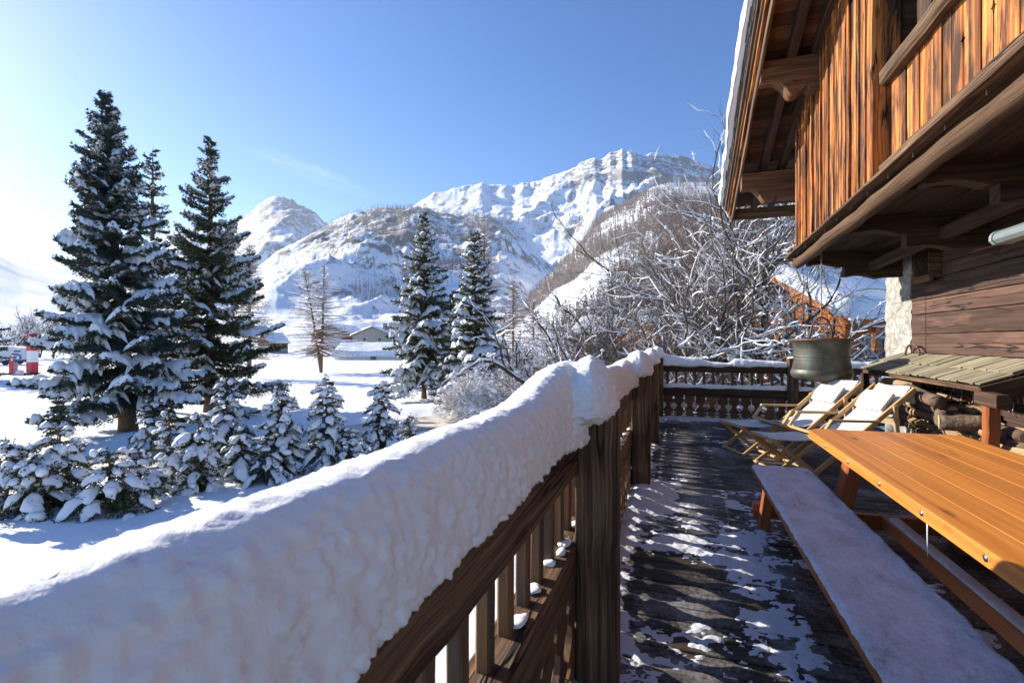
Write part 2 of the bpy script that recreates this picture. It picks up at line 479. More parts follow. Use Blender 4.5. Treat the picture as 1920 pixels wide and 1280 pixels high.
def mountain(name, prof, depth, r0, power, seed, amp, nsc, mat, rockf, a_px=(-300, 2300), na=520, nr=150, back=1.35, ridge_amp=.02, jag=0):
    prof = np.array(prof, float)
    a0 = math.atan((a_px[0]-960)/920); a1 = math.atan((a_px[1]-960)/920)
    def hz(x, y, a, r):
        px = 960+920*np.tan(a)
        D = depth/np.cos(a)
        tj = np.clip((r-r0)/(D-r0), 0, 1.1)
        yy = np.interp(px, prof[:, 0], prof[:, 1])+jag*(fbm(P3(px/11., 0*px, tj*3), 3, seed)*1.8+.3)*np.clip(tj, 0, 1)**7
        zr = CAMZ+(640-yy)/920*depth
        H = np.maximum(zr-GZ, 0)
        t = (r-r0)/(D-r0)
        tc = np.clip(t, 0, 1)
        base = tc**power
        base = np.where(t > 1, 1-(t-1)*1.9, base)
        p = P3(x, y)
        wv = np.stack([vn(p/(nsc*1.7), seed+3), vn(p/(nsc*1.7)+9, seed+4), 0*x], 1)*nsc*.35
        n = ridged((p+wv)/nsc, 6, seed, .52)-.45
        n2 = fbm(p/(nsc*.18), 4, seed+7)
        env = np.clip(tc*3, 0, 1)*((1-tc)**.5*.9+ridge_amp*3)
        z = GZ-1.5+H*base + amp*H*(n*env + .12*n2*np.clip(tc*4, 0, 1)*(.25+env))
        return np.where(t <= 0, GZ-1.5, z)
    a = np.linspace(a0, a1, na)
    AA, TT = np.meshgrid(a, np.linspace(0, back, nr), indexing='ij')
    RR = r0+(depth/np.cos(AA)-r0)*TT
    x, y = pol(AA.ravel(), RR.ravel())
    z = hz(x, y, AA.ravel(), RR.ravel())
    me = raw_mesh(name, np.stack([x, y, z], 1), grid_faces(na, nr), True)
    at = me.attributes.new('rock', 'FLOAT', 'POINT')
    d = (RR.ravel()*np.cos(AA.ravel()))
    px = 960+920*np.tan(AA.ravel()); py = 640-(z-CAMZ)/d*920
    at.data.foreach_set('value', np.clip(rockf(px, py, TT.ravel()), 0, 1).astype(np.float32))
    tag(link(name, me, mat), kind='structure')
    return hz, depth, r0

rk_grey = mtn_mat('rock_and_snow_far', (.20, .20, .205), (.40, .38, .36), .50, .62, .006)
rk_mid = mtn_mat('rock_and_snow_near', (.15, .14, .13), (.36, .32, .27), .545, .64, .012)
rk_big = mtn_mat('rock_and_snow_big', (.17, .17, .175), (.36, .34, .32), .57, .66, .006)
soft = mtn_mat('snow_slope', (.3, .3, .3), (.5, .5, .5), .75, .9, .006)

mountain('distant_ridge', [(-300, 455), (0, 472), (40, 474), (70, 479), (100, 478), (200, 486), (340, 520), (500, 640), (2300, 645)], 4500, 2900, 1.2, 90, .12, 1000, soft, lambda px, py, t: 0*px, a_px=(-60, 1200), na=200, nr=60, back=1.12)
mountain('side_slope', [(-300, 430), (-60, 450), (0, 478), (40, 500), (80, 515), (130, 535), (220, 560), (330, 590), (420, 640), (2300, 648)], 2400, 900, 1.0, 77, .10, 420, soft, lambda px, py, t: 0*px, a_px=(-300, 1200), na=200, nr=60)
mountain('pointed_peak', [(-300, 600), (60, 600), (160, 520), (240, 470), (300, 438), (330, 427), (380, 424), (420, 428), (445, 408), (462, 397), (480, 384), (496, 370), (508, 363), (530, 362), (546, 366), (560, 378), (580, 388), (600, 402), (620, 424), (660, 450), (720, 480), (900, 560), (1100, 640), (2300, 640)], 3600, 900, 1.5, 12, .26, 520, rk_grey,
         lambda px, py, t: np.clip((470-py)/70, 0, 1)*np.exp(-((px-530)/95)**2)*.75+.1, jag=3.0, na=800)
hzM3 = mountain('big_mountain', [(-300, 640), (560, 640), (640, 470), (700, 430), (740, 402), (770, 387), (806, 366), (849, 353), (885, 345), (905, 339), (920, 343), (940, 341), (960, 345), (980, 338), (997, 339), (1036, 324), (1080, 311), (1100, 297), (1116, 290), (1130, 291), (1144, 282), (1156, 284), (1166, 278), (1175, 284), (1184, 281), (1198, 292), (1223, 283), (1241, 285), (1263, 291), (1292, 296), (1313, 305), (1400, 330), (1500, 350), (1920, 380), (2300, 380)], 3000, 700, 1.35, 34, .17, 480, rk_big,
         lambda px, py, t: np.clip((400-py)/70, 0, 1)*np.clip((px-980)/110, 0, 1)*.72+.12*(py < 420), na=1000, nr=210, ridge_amp=.05, jag=1.8)
hzM2 = mountain('middle_ridge', [(-300, 648), (380, 648), (420, 600), (450, 555), (485, 500), (518, 469), (560, 450), (590, 436), (615, 423), (637, 409), (659, 398), (687, 394), (723, 389), (759, 387), (795, 389), (817, 398), (867, 404), (939, 412), (975, 441), (1010, 475), (1060, 520), (1130, 570), (1250, 630), (1400, 648), (2300, 648)], 1500, 330, 1.15, 51, .30, 260, rk_mid,
         lambda px, py, t: np.clip((505-py-.10*np.abs(px-700))/50, 0, 1)*.85*np.clip((px-480)/60, 0, 1)*np.clip((980-px)/80, 0, 1)+.05, na=760, nr=180, ridge_amp=.015, jag=1.5)
hzM4 = mountain('wooded_hill', [(-300, 648), (880, 648), (930, 620), (980, 572), (1043, 500), (1080, 468), (1101, 441), (1115, 415), (1140, 400), (1190, 376), (1223, 348), (1259, 342), (1290, 340), (1324, 340), (1400, 345), (1500, 375), (1600, 420), (1900, 500), (2300, 560)], 800, 160, 1.0, 66, .12, 150, rk_mid,
         lambda px, py, t: 0*px+.15, na=420, nr=110)

# distant woods: every tree a small bare trunk with upswept twigs, one mesh per wood
def far_wood(name, hzt, n, pxr, tr, hgt, mask, seed, mat, nb=16, wid=.16):
    hz, depth, r0 = hzt
    rs = np.random.RandomState(seed)
    px = rs.uniform(pxr[0], pxr[1], n*8); t = tr[0]+(tr[1]-tr[0])*rs.uniform(0, 1, n*8)**(1.5 if n > 5000 else 1)
    a = np.arctan((px-960)/920); r = r0+(depth/np.cos(a)-r0)*t
    x, y = pol(a, r); z = hz(x, y, a, r)
    py = 640-(z-CAMZ)/(r*np.cos(a))*920
    dens = mask(px, py, t)*np.clip(.55+1.3*fbm(P3(x, y)/hgt/5, 3, seed), 0, 1.5)
    k = rs.uniform(0, 1, n*8) < dens
    x, y, z = x[k][:n], y[k][:n], z[k][:n]; n = len(x)
    h = hgt*rs.uniform(.55, 1.15, n)
    # trunk triangle + nb twig triangles each
    tv = []; 
    tz = rs.uniform(.08, 1, (n, nb)); ang = rs.uniform(0, 2*np.pi, (n, nb))
    L = wid*h[:, None]*(1.08-tz)*rs.uniform(.6, 1.3, (n, nb))+.02*h[:, None]
    bx = x[:, None]+0*tz; by = y[:, None]+0*tz; bz = z[:, None]+tz*h[:, None]
    ex = bx+L*np.cos(ang); ey = by+L*np.sin(ang); ez = bz+L*rs.uniform(-.2, .5, (n, nb))
    wv = h[:, None]*.016
    A = np.stack([bx, by, bz+wv], -1); B = np.stack([bx, by, bz-wv*1.6], -1); C = np.stack([ex, ey, ez], -1)
    tri = np.stack([A, B, C], 2).reshape(-1, 3)
    w2 = h*.014
    T = np.stack([np.stack([x-w2*CT, y-w2*ST, z-.5], -1), np.stack([x+w2*CT, y+w2*ST, z-.5], -1), np.stack([x, y, z+h*1.08], -1)], 1).reshape(-1, 3)
    V = np.concatenate([tri, T]); F = np.arange(len(V)).reshape(-1, 3)
    o = link(name, raw_mesh(name, V, F), mat)
    return tag(o, kind='stuff')
lar = foliage_mat('far_larch', (.19, .165, .15), (.40, .335, .285), .9)
grw = foliage_mat('far_grey_trees', (.14, .13, .125), (.32, .28, .25), .9)
o = far_wood('larch_wood', hzM4, 11500, (930, 1560), (.06, 1.0), 12, lambda px, py, t: np.clip((px-930)/60, 0.3, 1)*np.clip((py-395+.0*px)/30+1.4, .25, 1)*np.where(t < .22, .9*np.clip((px-1010)/80, .1, 1), 1), 5, lar, 26, .2)
tag(o, 'brown bare larch wood covering the hill behind the bare trees', 'wood')
o = far_wood('larch_wood', hzM2, 1900, (600, 990), (.62, 1.0), 17, lambda px, py, t: np.clip((py < 455)*1.0*np.clip((px-600)/120, 0.1, 1)*.8*(py > 380)+.02, 0, 1), 6, lar)
tag(o, 'thin brown larch wood along the middle rocky ridge', 'wood')
o = far_wood('grey_wood', hzM2, 1500, (640, 960), (.2, .85), 15, lambda px, py, t: np.exp(-((py-(560-(px-650)*.28))/20)**2)*.9*(px > 655)*(px < 880)+.02*(py < 560)+.35*np.exp(-((py-470)/25)**2)*(px > 760), 8, grw)
tag(o, 'grey band of bare trees across the snow slope behind the spruces', 'wood')
o = far_wood('scattered_wood', hzM3, 500, (880, 1130), (.55, .9), 26, lambda px, py, t: .8*np.exp(-((py-430)/16)**2), 9, lar)
tag(o, 'sparse trees dotted over the open slope of the big mountain', 'wood')
o = far_wood('scrub_wood', hzM2, 700, (470, 800), (.45, .95), 12, lambda px, py, t: np.clip(.25*(py < 520), 0, 1), 10, grw)
tag(o, 'scattered scrub on the snowy rock face behind the larches', 'scrub')

# winter air: one closed box of thin even haze round everything
def haze():
    mb = MB(); X0, X1, Y0, Y1, Z0, Z1 = -6700, 6700, -3000, 6700, -8, 1350
    V = [(x, y, z) for x in (X0, X1) for y in (Y0, Y1) for z in (Z0, Z1)]
    F = [[0, 1, 3, 2], [4, 6, 7, 5], [0, 4, 5, 1], [2, 3, 7, 6], [0, 2, 6, 4], [1, 5, 7, 3]]
    me = bpy.data.meshes.new('haze'); me.from_pydata(V, [], F); me.update()
    m = bpy.data.materials.new('haze'); m.use_nodes = True; nt = m.node_tree
    for n in list(nt.nodes): nt.nodes.remove(n)
    o = nt.nodes.new('ShaderNodeOutputMaterial'); v = nt.nodes.new('ShaderNodeVolumePrincipled')
    v.inputs['Density'].default_value = HAZE; v.inputs['Color'].default_value = (.80, .88, 1, 1); v.inputs['Anisotropy'].default_value = .3
    nt.links.new(v.outputs[0], o.inputs['Volume'])
    tag(link('haze', me, m), kind='stuff')
HAZE = 5.0e-5
haze()
scene.cycles.volume_step_rate = 10
scene.cycles.volume_max_steps = 16
# ------------------------------------------------------------------ trees
def tubes(paths, radii, n=4):
    """vectorised tapered tubes. paths list of (K,3) arrays, radii list of (K,)"""
    byK = {}
    for p, r in zip(paths, radii): byK.setdefault(len(p), []).append((p, r))
    VV = []; FF = []; off = 0
    for K, lst in byK.items():
        P = np.array([a for a, b in lst]); Rr = np.array([b for a, b in lst]); m = len(P)
        D = np.empty_like(P); D[:, 1:-1] = P[:, 2:]-P[:, :-2]; D[:, 0] = P[:, 1]-P[:, 0]; D[:, -1] = P[:, -1]-P[:, -2]
        D /= np.linalg.norm(D, axis=2, keepdims=True)+1e-9
        ref = np.where(np.abs(D[..., 2:3]) < .9, np.array([0, 0, 1.]), np.array([1., 0, 0]))
        A = np.cross(D, ref); A /= np.linalg.norm(A, axis=2, keepdims=True)+1e-9; B = np.cross(A, D)
        th = np.arange(n)*2*np.pi/n
        V = P[:, :, None]+Rr[:, :, None, None]*(A[:, :, None]*np.cos(th)[None, None, :, None]+B[:, :, None]*np.sin(th)[None, None, :, None])
        base = grid_faces(K, n, True)
        F = (base[None]+(np.arange(m)*K*n)[:, None, None]).reshape(-1, 4)+off
        VV.append(V.reshape(-1, 3)); FF.append(F); off += m*K*n
    return np.concatenate(VV), np.concatenate(FF)

def join(parts):
    V = []; T = []; Q = []; o = 0
    for v, f in parts:
        if len(v) == 0: continue
        V.append(v); (T if f.shape[1] == 3 else Q).append(f+o); o += len(v)
    F = []
    if T: F.append(np.concatenate(T))
    if Q: F.append(np.concatenate(Q))
    return np.concatenate(V), F

_ico = None
def ico():
    global _ico
    if _ico is None:
        import bmesh
        bm = bmesh.new(); bmesh.ops.create_icosphere(bm, subdivisions=2, radius=1)
        V = np.array([v.co[:] for v in bm.verts]); F = np.array([[v.index for v in f.verts] for f in bm.faces]); bm.free()
        _ico = (V, F)
    return _ico

def blobs(C, S, seed, flat=.7):
    """lumpy snow clots: centres (N,3), sizes (N,3)"""
    V0, F0 = ico(); N = len(C)
    if N == 0: return np.zeros((0, 3)), np.zeros((0, 3), int)
    V = V0[None]*S[:, None]
    n = fbm((V/np.max(S, axis=1)[:, None, None]*1.3+C[:, None]*7.3).reshape(-1, 3), 2, seed).reshape(N, -1, 1)
    V = V*(1+.38*n)
    V = C[:, None]+V
    return V.reshape(-1, 3), (F0[None]+(np.arange(N)*len(V0))[:, None, None]).reshape(-1, 3)

def spruce(name, loc, h, rad, seed, label, clear=.08, wgap=.36, nbr=7, droop=.35, upt=.18, snow=.75, sth=.09, step=.10, nl=.085, nw=.022, lean=(0, 0), shape=.85, mat='needle_green', group=None, spikes=3, blob=0, trunk_r=None, gapiness=.25, snoww=.62, cat='tree', inner=True, cones=0, tip=.15, sunk=.15):
    rs = np.random.RandomState(seed)
    root = empty(name, loc); tag(root, label, cat, group)
    tr = trunk_r or h*.018
    K = 14; zz = np.linspace(-sunk/h, 1, K)
    lx = lean[0]*zz; ly = lean[1]*zz
    tp = np.stack([lx*h+.02*h*.3*rs.normal(size=K)*.2, ly*h, zz*h], 1)
    V, F = tubes([tp], [tr*(1-np.clip(zz, 0, 1))**.8*(1+.5*np.exp(-np.clip(zz, 0, 1)*30))+.006], 9)
    link('trunk', raw_mesh('trunk', V, F, True), M['bark_red'], root)
    npos = []; ndir = []; spos = []; bpaths = []; brad = []
    SV = []; SF = []; so = 0; bc = []; bs = []
    z = h*clear; z_list = []
    while z < h*.985:
        z_list.append(z); f = z/h; z += wgap*(1.15-.6*f)*rs.uniform(.8, 1.2)
    for z in z_list:
        f = (z/h-clear)/(1-clear)
        Lmax = rad*((1-f)**shape)*(1 if f > .08 else .82+f*2)+tip
        nb = max(4, int(nbr*(1-.35*f)+.5)); a0 = rs.uniform(0, 6.28)
        for k in range(nb):
            if rs.rand() < gapiness*.3: continue
            L = Lmax*rs.uniform(.52, 1.18); az = a0+k*6.283/nb+rs.normal()*.22
            dx, dy = math.cos(az), math.sin(az)
            rise = .40*f+rs.normal()*.05            # upper branches rise, lower ones sag
            dr = droop*(1-.6*f)*rs.uniform(.7, 1.3)
            n = max(5, int(L/step)); t = (np.arange(n)+.6)/n
            wig = rs.normal()*.08
            zz_ = z+rs.uniform(-.5, .5)*wgap + L*(rise*t-dr*t**1.5+upt*t**3)
            px = dx*L*t-dy*L*wig*t*t; py = dy*L*t+dx*L*wig*t*t
            P = np.stack([px+lean[0]*z, py+lean[1]*z, zz_], 1)
            k4 = np.linspace(0, n-1, 6).astype(int)
            bpaths.append(np.concatenate([[[lean[0]*z, lean[1]*z, z]], P[k4]])); brad.append(np.linspace(.012+L*.010, .004, 7))
            D = np.gradient(P, axis=0); D /= np.linalg.norm(D, axis=1, keepdims=True)
            S = np.stack([-D[:, 1], D[:, 0], 0*D[:, 0]], 1); S /= np.linalg.norm(S, axis=1, keepdims=True)
            Wd = (np.minimum(L*.42, .75)*np.clip((1.06-t), 0, 1)**.75*np.clip(t*2.4+.15, 0, 1)+.05)
            # side twigs
            for sgn in (-1, 1, 0):
                if sgn == 0:
                    q = P; npos.append(q); ndir.append(D+0); continue
                m = max(2, int(Wd.max()/step*1.15))
                s = (np.arange(m)+.7)/m
                tl = (Wd*rs.uniform(.7, 1.15, n))[:, None]*s[None]
                dirv = S*sgn*.78+D*.62; dirv /= np.linalg.norm(dirv, axis=1, keepdims=True)
                Q = P[:, None]+dirv[:, None]*tl[..., None]
                Q[..., 2] -= .32*tl*tl/(.35)+.10*tl
                keep = (tl > step*.35) & (rs.rand(n, m) > gapiness*.35)
                npos.append(Q[keep]); ndir.append(np.broadcast_to(dirv[:, None], Q.shape)[keep])
            # snow lying on the spray
            if rs.rand() < snow*(1.0 if f < .92 else .6):
                nseg = 1 if L < .7 else rs.randint(1, 4)
                cuts = np.sort(rs.uniform(.18, .98, nseg*2)); cuts[-1] = 1.02 if rs.rand() < .85 else cuts[-1]
                if nseg == 1: cuts[0] = rs.uniform(.12, .4)
                for q in range(nseg):
                    ta, tb = cuts[2*q], cuts[2*q+1]
                    if (tb-ta)*L < .18: continue
                    nu = max(5, int((tb-ta)*L/.065)+2); nv = 9
                    u = np.linspace(ta, tb, nu); e = np.clip(np.minimum(u-ta, tb-u)/(.12/ L if L > .12 else .5), 0, 1)**.5
                    e[0] = e[-1] = .02
                    sv = np.linspace(-1, 1, nv)
                    Pc = np.stack([np.interp(u, t, P[:, i]) for i in range(3)], 1)
                    if tb > 1: Pc[-1] += D[-1]*.05
                    Sc = S[0][None]; Wc = np.interp(u, t, Wd)*snoww*e
                    edge = 1+.45*vn(P3(u*L*6, seed+z*3.1, 0), 1)+.45*vn(P3(u*L*15, seed+z*3.1, 3), 5)
                    edge2 = 1+.45*vn(P3(u*L*6+50, seed+z*3.1, 0), 2)+.45*vn(P3(u*L*15+20, seed+z*3.1, 3), 6)
                    wv = np.where(sv[None] < 0, (Wc*edge)[:, None], (Wc*edge2)[:, None])*sv[None]
                    X = Pc[:, None]+Sc[:, None]*wv[..., None]+D[0][None, None]*(np.abs(wv)*.45)[..., None]
                    sag = .32*wv**2/.35+.10*np.abs(wv)
                    hump = np.sqrt(np.clip(1-sv**2, 0, 1))[None]*e[:, None]
                    nz = 1+.75*fbm(X.reshape(-1, 3)*6.5+seed, 3, 4).reshape(hump.shape)
                    th = sth*np.clip(.35+L*.6, .4, 1.25)*rs.uniform(.75, 1.3)
                    top = X.copy(); top[..., 2] += -sag+.02+th*hump*nz
                    bot = X.copy(); bot[..., 2] += -sag+.012-.02*hump
                    b1 = grid_faces(nu, nv); 
                    SV += [top.reshape(-1, 3), bot.reshape(-1, 3)]
                    SF += [b1+so, b1[:, ::-1]+so+nu*nv]; so += 2*nu*nv
            if blob and rs.rand() < blob:
                j = rs.randint(n//2, n); c = P[j]+S[j]*Wd[j]*rs.uniform(-.5, .5); s0 = rs.uniform(.045, .115)*min(1, .5+L)
                bc.append(c+[0, 0, s0*.3]); bs.append([s0*rs.uniform(.8, 1.3), s0*rs.uniform(.8, 1.3), s0*rs.uniform(.6, 1.3)])
    N = np.concatenate(npos); Dn = np.concatenate(ndir); m = len(N)
    pk = rs.rand(m) < .16; N = N.copy(); N[pk, 2] += rs.uniform(.02, sth*.9, pk.sum())
    # needles: small blades round each twig point
    tris = []
    for k in range(spikes):
        up = rs.normal(size=(m, 3)); up -= (up*Dn).sum(1)[:, None]*Dn; up /= np.linalg.norm(up, axis=1, keepdims=True)
        dd = Dn*.75+up*.75; dd /= np.linalg.norm(dd, axis=1, keepdims=True)
        side = np.cross(dd, rs.normal(size=(m, 3))); side /= np.linalg.norm(side, axis=1, keepdims=True)
        ln = nl*rs.uniform(.75, 1.3, m)[:, None]; b0 = N+rs.normal(size=(m, 3))*step*.2
        tris.append(np.stack([b0-side*nw, b0+side*nw, b0+dd*ln], 1))
    V = np.concatenate(tris).reshape(-1, 3); F = np.arange(len(V)).reshape(-1, 3)
    link('foliage', raw_mesh('foliage', V, F), M[mat], root)
    V, F = tubes(bpaths, brad, 4)
    link('branch_wood', raw_mesh('branch_wood', V, F, True), M['bark_red'], root)
    parts = []
    if SV: parts.append((np.concatenate(SV), np.concatenate(SF)))
    if bc: parts.append(blobs(np.array(bc), np.array(bs), seed))
    if parts:
        V, F = join(parts); link('snow_load', raw_mesh('snow_load', V, F, True), M['snow_tree'], root)
    if cones:
        idx = rs.randint(0, m, cones*12); C = N[idx]; C = C[C[:, 2] > h*.70][:cones]
        pth = [np.stack([c+[0, 0, .02], c-[0, 0, .05], c-[0, 0, .12]]) for c in C]
        if pth:
            V, F = tubes(pth, [np.array([.012, .024, .008])]*len(pth), 5)
            link('cones', raw_mesh('cones', V, F, True), M['cone'], root)['kind'] = 'stuff'
    return root
M['cone'] = plain('spruce_cone', (.30, .15, .06), .8)

def grow(rs, p, d, L, r, lev, P, RR, o):
    """recursive bare branch"""
    K = 7 if lev < 2 else 5
    pts = [p]; dd = d/np.linalg.norm(d)
    for k in range(K-1):
        dd = dd+rs.normal(size=3)*o['wob']*(1+.3*lev)+np.array([0, 0, o['up']*(1 if lev > 0 else .4)])
        dd /= np.linalg.norm(dd); pts.append(pts[-1]+dd*L/(K-1))
    pts = np.array(pts); r1 = r*o['tap'] if lev < o['lev'] else r*.3
    P.append(pts); RR.append(np.linspace(r, r1, K))
    if lev >= o['lev']: return
    nc = o['nc'][min(lev, len(o['nc'])-1)]
    for k in range(nc):
        t = rs.uniform(o['t0'] if lev == 0 else .2, 1.0); j = min(int(t*(K-1)), K-2); q = pts[j]+(pts[j+1]-pts[j])*(t*(K-1)-j)
        dirp = pts[j+1]-pts[j]; dirp /= np.linalg.norm(dirp)
        v = rs.normal(size=3); v -= v.dot(dirp)*dirp; v /= np.linalg.norm(v)
        an = rs.uniform(*o['ang'])
        nd = dirp*math.cos(an)+v*math.sin(an)
        grow(rs, q, nd, L*rs.uniform(*o['lr']), max(r*(1-.4*t)*rs.uniform(.42, .62), o['rmin']), lev+1, P, RR, o)
    grow(rs, pts[-1], dd+rs.normal(size=3)*.15, L*rs.uniform(.55, .75), r1, lev+1, P, RR, o)

OPT = dict(wob=.13, up=.03, tap=.62, lev=4, nc=[5, 5, 4, 4], t0=.3, ang=(.5, 1.1), lr=(.45, .72), rmin=.0042)
def snow_on(P, RR, rs, rmin, cover, th, blobn=0, seed=0):
    sp = []; sr = []; bc = []; bs = []
    for p, r in zip(P, RR):
        if r[0] < rmin or rs.rand() > cover: continue
        d = p[-1]-p[0]; hl = math.hypot(d[0], d[1])/(np.linalg.norm(d)+1e-6)
        if hl < .35: continue
        a = 0 if rs.rand() < .6 else rs.randint(0, 2)
        q = p[a:]; rr = r[a:]
        m = len(q)
        s = (th*rs.uniform(.6, 1.3)*(.6+np.minimum(rr/.03, 1.6))*hl)*(1+.3*rs.normal(size=m)*.7)
        s = np.clip(s, .008, .2); s[0] *= .5; s[-1] *= .4
        qq = q.copy(); qq[:, 2] += rr*.65+s*.55
        sp.append(qq); sr.append(s)
        if blobn and rs.rand() < blobn:
            j = rs.randint(0, m); s0 = s.max()*rs.uniform(1.3, 2.4); bc.append(q[j]+[0, 0, s0*.6]); bs.append([s0*rs.uniform(.8, 1.5), s0*rs.uniform(.8, 1.5), s0*rs.uniform(.7, 1.1)])
    parts = []
    if sp: parts.append(tubes(sp, sr, 6))
    if bc: parts.append(blobs(np.array(bc), np.array(bs), seed))
    return join(parts)

def bare_tree(name, loc, label, stems, seed, opt=None, twig='twig', cover=.85, th=.02, rmin=.006, blobn=.15, group=None, bark='bark_grey', cat='tree'):
    o = dict(OPT); o.update(opt or {})
    rs = np.random.RandomState(seed); P = []; RR = []
    for (bx, by, d, L, r) in stems:
        grow(rs, np.array([bx, by, -.2]), np.array(d, float), L, r, 0, P, RR, o)
    root = empty(name, loc); tag(root, label, cat, group)
    big = [(p, r) for p, r in zip(P, RR) if r[0] > .02]; sm = [(p, r) for p, r in zip(P, RR) if r[0] <= .02]
    V, F = tubes([a for a, b in big], [b for a, b in big], 7)
    link('trunk', raw_mesh('trunk', V, F, True), M[bark], root)
    if sm:
        V, F = tubes([a for a, b in sm], [b for a, b in sm], 3)
        link('twigs', raw_mesh('twigs', V, F), M[twig], root)
    V, F = snow_on(P, RR, rs, rmin, cover, th, blobn, seed)
    link('snow_load', raw_mesh('snow_load', V, F, True), M['snow_tree'], root)
    return root

def larch(name, loc, h, rad, seed, label, trunks=((0, 0),), clear=.12, dens=1.0, snow=.35, group=None, mat='twig_larch'):
    rs = np.random.RandomState(seed); root = empty(name, loc); tag(root, label, 'tree', group)
    P = []; RR = []; SP = []; SR = []; tw = []; TP = []; TR = []
    for (ox, lx) in trunks:
        hh = h*rs.uniform(.93, 1.0); K = 9; zz = np.linspace(-.02, 1, K)
        tp = np.stack([ox*zz*CT+lx*np.sin(zz*3)*.3, ox*zz*ST+lx*.1*zz, zz*hh], 1)
        TP.append(tp); TR.append(h*.013*(1-np.clip(zz, 0, 1))**.8+.012)
        z = hh*clear
        while z < hh*.97:
            f = z/hh; Lm = rad*(1-f)**.75*(.75+.25*min(1, f*6))+.25
            for k in range(int(4*dens)+1):
                az = rs.uniform(0, 6.28); L = Lm*rs.uniform(.5, 1.1)
                t = np.linspace(0, 1, 6); bx = np.interp(f, zz, tp[:, 0]); by = np.interp(f, zz, tp[:, 1])
                p = np.stack([bx+math.cos(az)*L*t, by+math.sin(az)*L*t, z+L*((-.1+.45*f)*t-.22*t*t+.16*t**3)+rs.normal(size=6)*.03], 1)
                P.append(p); RR.append(np.linspace(.010+L*.009, .006, 6))
                if rs.rand() < snow:
                    q = p[1:].copy(); q[:, 2] += .02; SP.append(q); SR.append(np.array([.02, .04, .05, .04, .01])*rs.uniform(.6, 1.2))
                n = int(L/.16*dens*1.6)
                tt = rs.uniform(.15, 1, n); b = np.stack([np.interp(tt, t, p[:, i]) for i in range(3)], 1)
                a2 = rs.uniform(0, 6.28, n); l2 = rs.uniform(.12, .45, n)*(.5+.5*L/rad)
                e = b+np.stack([np.cos(a2)*l2*.8, np.sin(a2)*l2*.8, -l2*rs.uniform(.1, .9, n)], 1)
                wv = np.array([0, 0, .011])
                tw.append(np.stack([b+wv, b-wv, e], 1))
            z += .32/dens*rs.uniform(.7, 1.3)*(1.1-.4*f)
    V, F = tubes(TP, TR, 8); link('trunk', raw_mesh('trunk', V, F, True), M['bark_red'], root)
    V1, F1 = tubes(P, RR, 3); V2 = np.concatenate(tw).reshape(-1, 3); F2 = np.arange(len(V2)).reshape(-1, 3)
    V, F = join([(V1, F1), (V2, F2)]); link('twigs', raw_mesh('twigs', V, F), M[mat], root)
    if SP:
        V, F = tubes(SP, SR, 5); link('snow_load', raw_mesh('snow_load', V, F, True), M['snow_tree'], root)
    return root

def gz(px, py):
    p = atz(px, py, GZ); return Vector((p.x, p.y, float(ground_z(np.array([p.x]), np.array([p.y]))[0])))
def at_depth(px, d):
    p = atd(px, 640, d); return Vector((p.x, p.y, float(ground_z(np.array([p.x]), np.array([p.y]))[0])))

# the three tall spruces on the left
spruce('spruce', gz(240, 808), 13.2, 2.72, 1, 'tallest blue-green spruce at the left, thick snow on its boughs', clear=.075, wgap=.33, nbr=8, droop=.36, upt=.18, snow=.88, sth=.16, step=.075, nl=.10, nw=.024, mat='needle_blue', lean=(-.066, -.022), shape=.86, gapiness=.35, trunk_r=.24, cones=160, spikes=4, snoww=.80)
spruce('spruce', gz(395, 772), 13.7, 3.5, 2, 'second tall dark green spruce with upswept tips, right of the tallest one', clear=.085, wgap=.40, nbr=7, droop=.34, upt=.26, snow=.72, sth=.13, step=.085, nl=.10, nw=.024, mat='needle_green', shape=1.0, gapiness=.5, trunk_r=.25, cones=120, spikes=4)
spruce('spruce', at_depth(286, 25), 13.4, 1.6, 3, 'thin sparse spruce standing between the two tall dark ones', clear=.22, wgap=.50, nbr=6, droop=.30, upt=.18, snow=.6, sth=.10, step=.085, nl=.11, nw=.028, mat='needle_green', shape=.75, gapiness=.8, trunk_r=.22, spikes=4)
spruce('spruce', at_depth(-70, 44), 11.4, 3.3, 4, 'spruce cut by the left edge of the photo, behind the white vehicle', clear=.1, wgap=.5, nbr=8, snow=.5, step=.13, nl=.16, nw=.04, mat='needle_blue', shape=.8)
spruce('spruce', gz(795, 748), 11.3, 2.45, 5, 'slim snow-laden spruce in the middle with its whole trunk base showing', clear=.10, wgap=.34, nbr=8, droop=.40, upt=.12, snow=.92, sth=.16, step=.09, nl=.10, nw=.024, shape=.85, gapiness=.35, trunk_r=.13, cones=120, mat='needle_green', snoww=.85)
spruce('spruce', at_depth(890, 24.5), 9.0, 1.8, 6, 'narrow snowy spruce left of the thicket, trunk hidden by its low boughs', clear=.03, wgap=.30, nbr=8, droop=.45, upt=.10, snow=.95, sth=.16, step=.08, nl=.10, nw=.024, shape=.75, gapiness=.3, trunk_r=.11, cones=120, mat='needle_green', snoww=.88)
spruce('spruce', at_depth(850, 27.5), 6.0, 1.25, 7, 'short ragged spruce squeezed between the two slim ones', clear=.05, wgap=.34, nbr=7, droop=.5, snow=.85, sth=.12, step=.09, nl=.10, nw=.028, shape=.7, mat='needle_green', gapiness=.5)

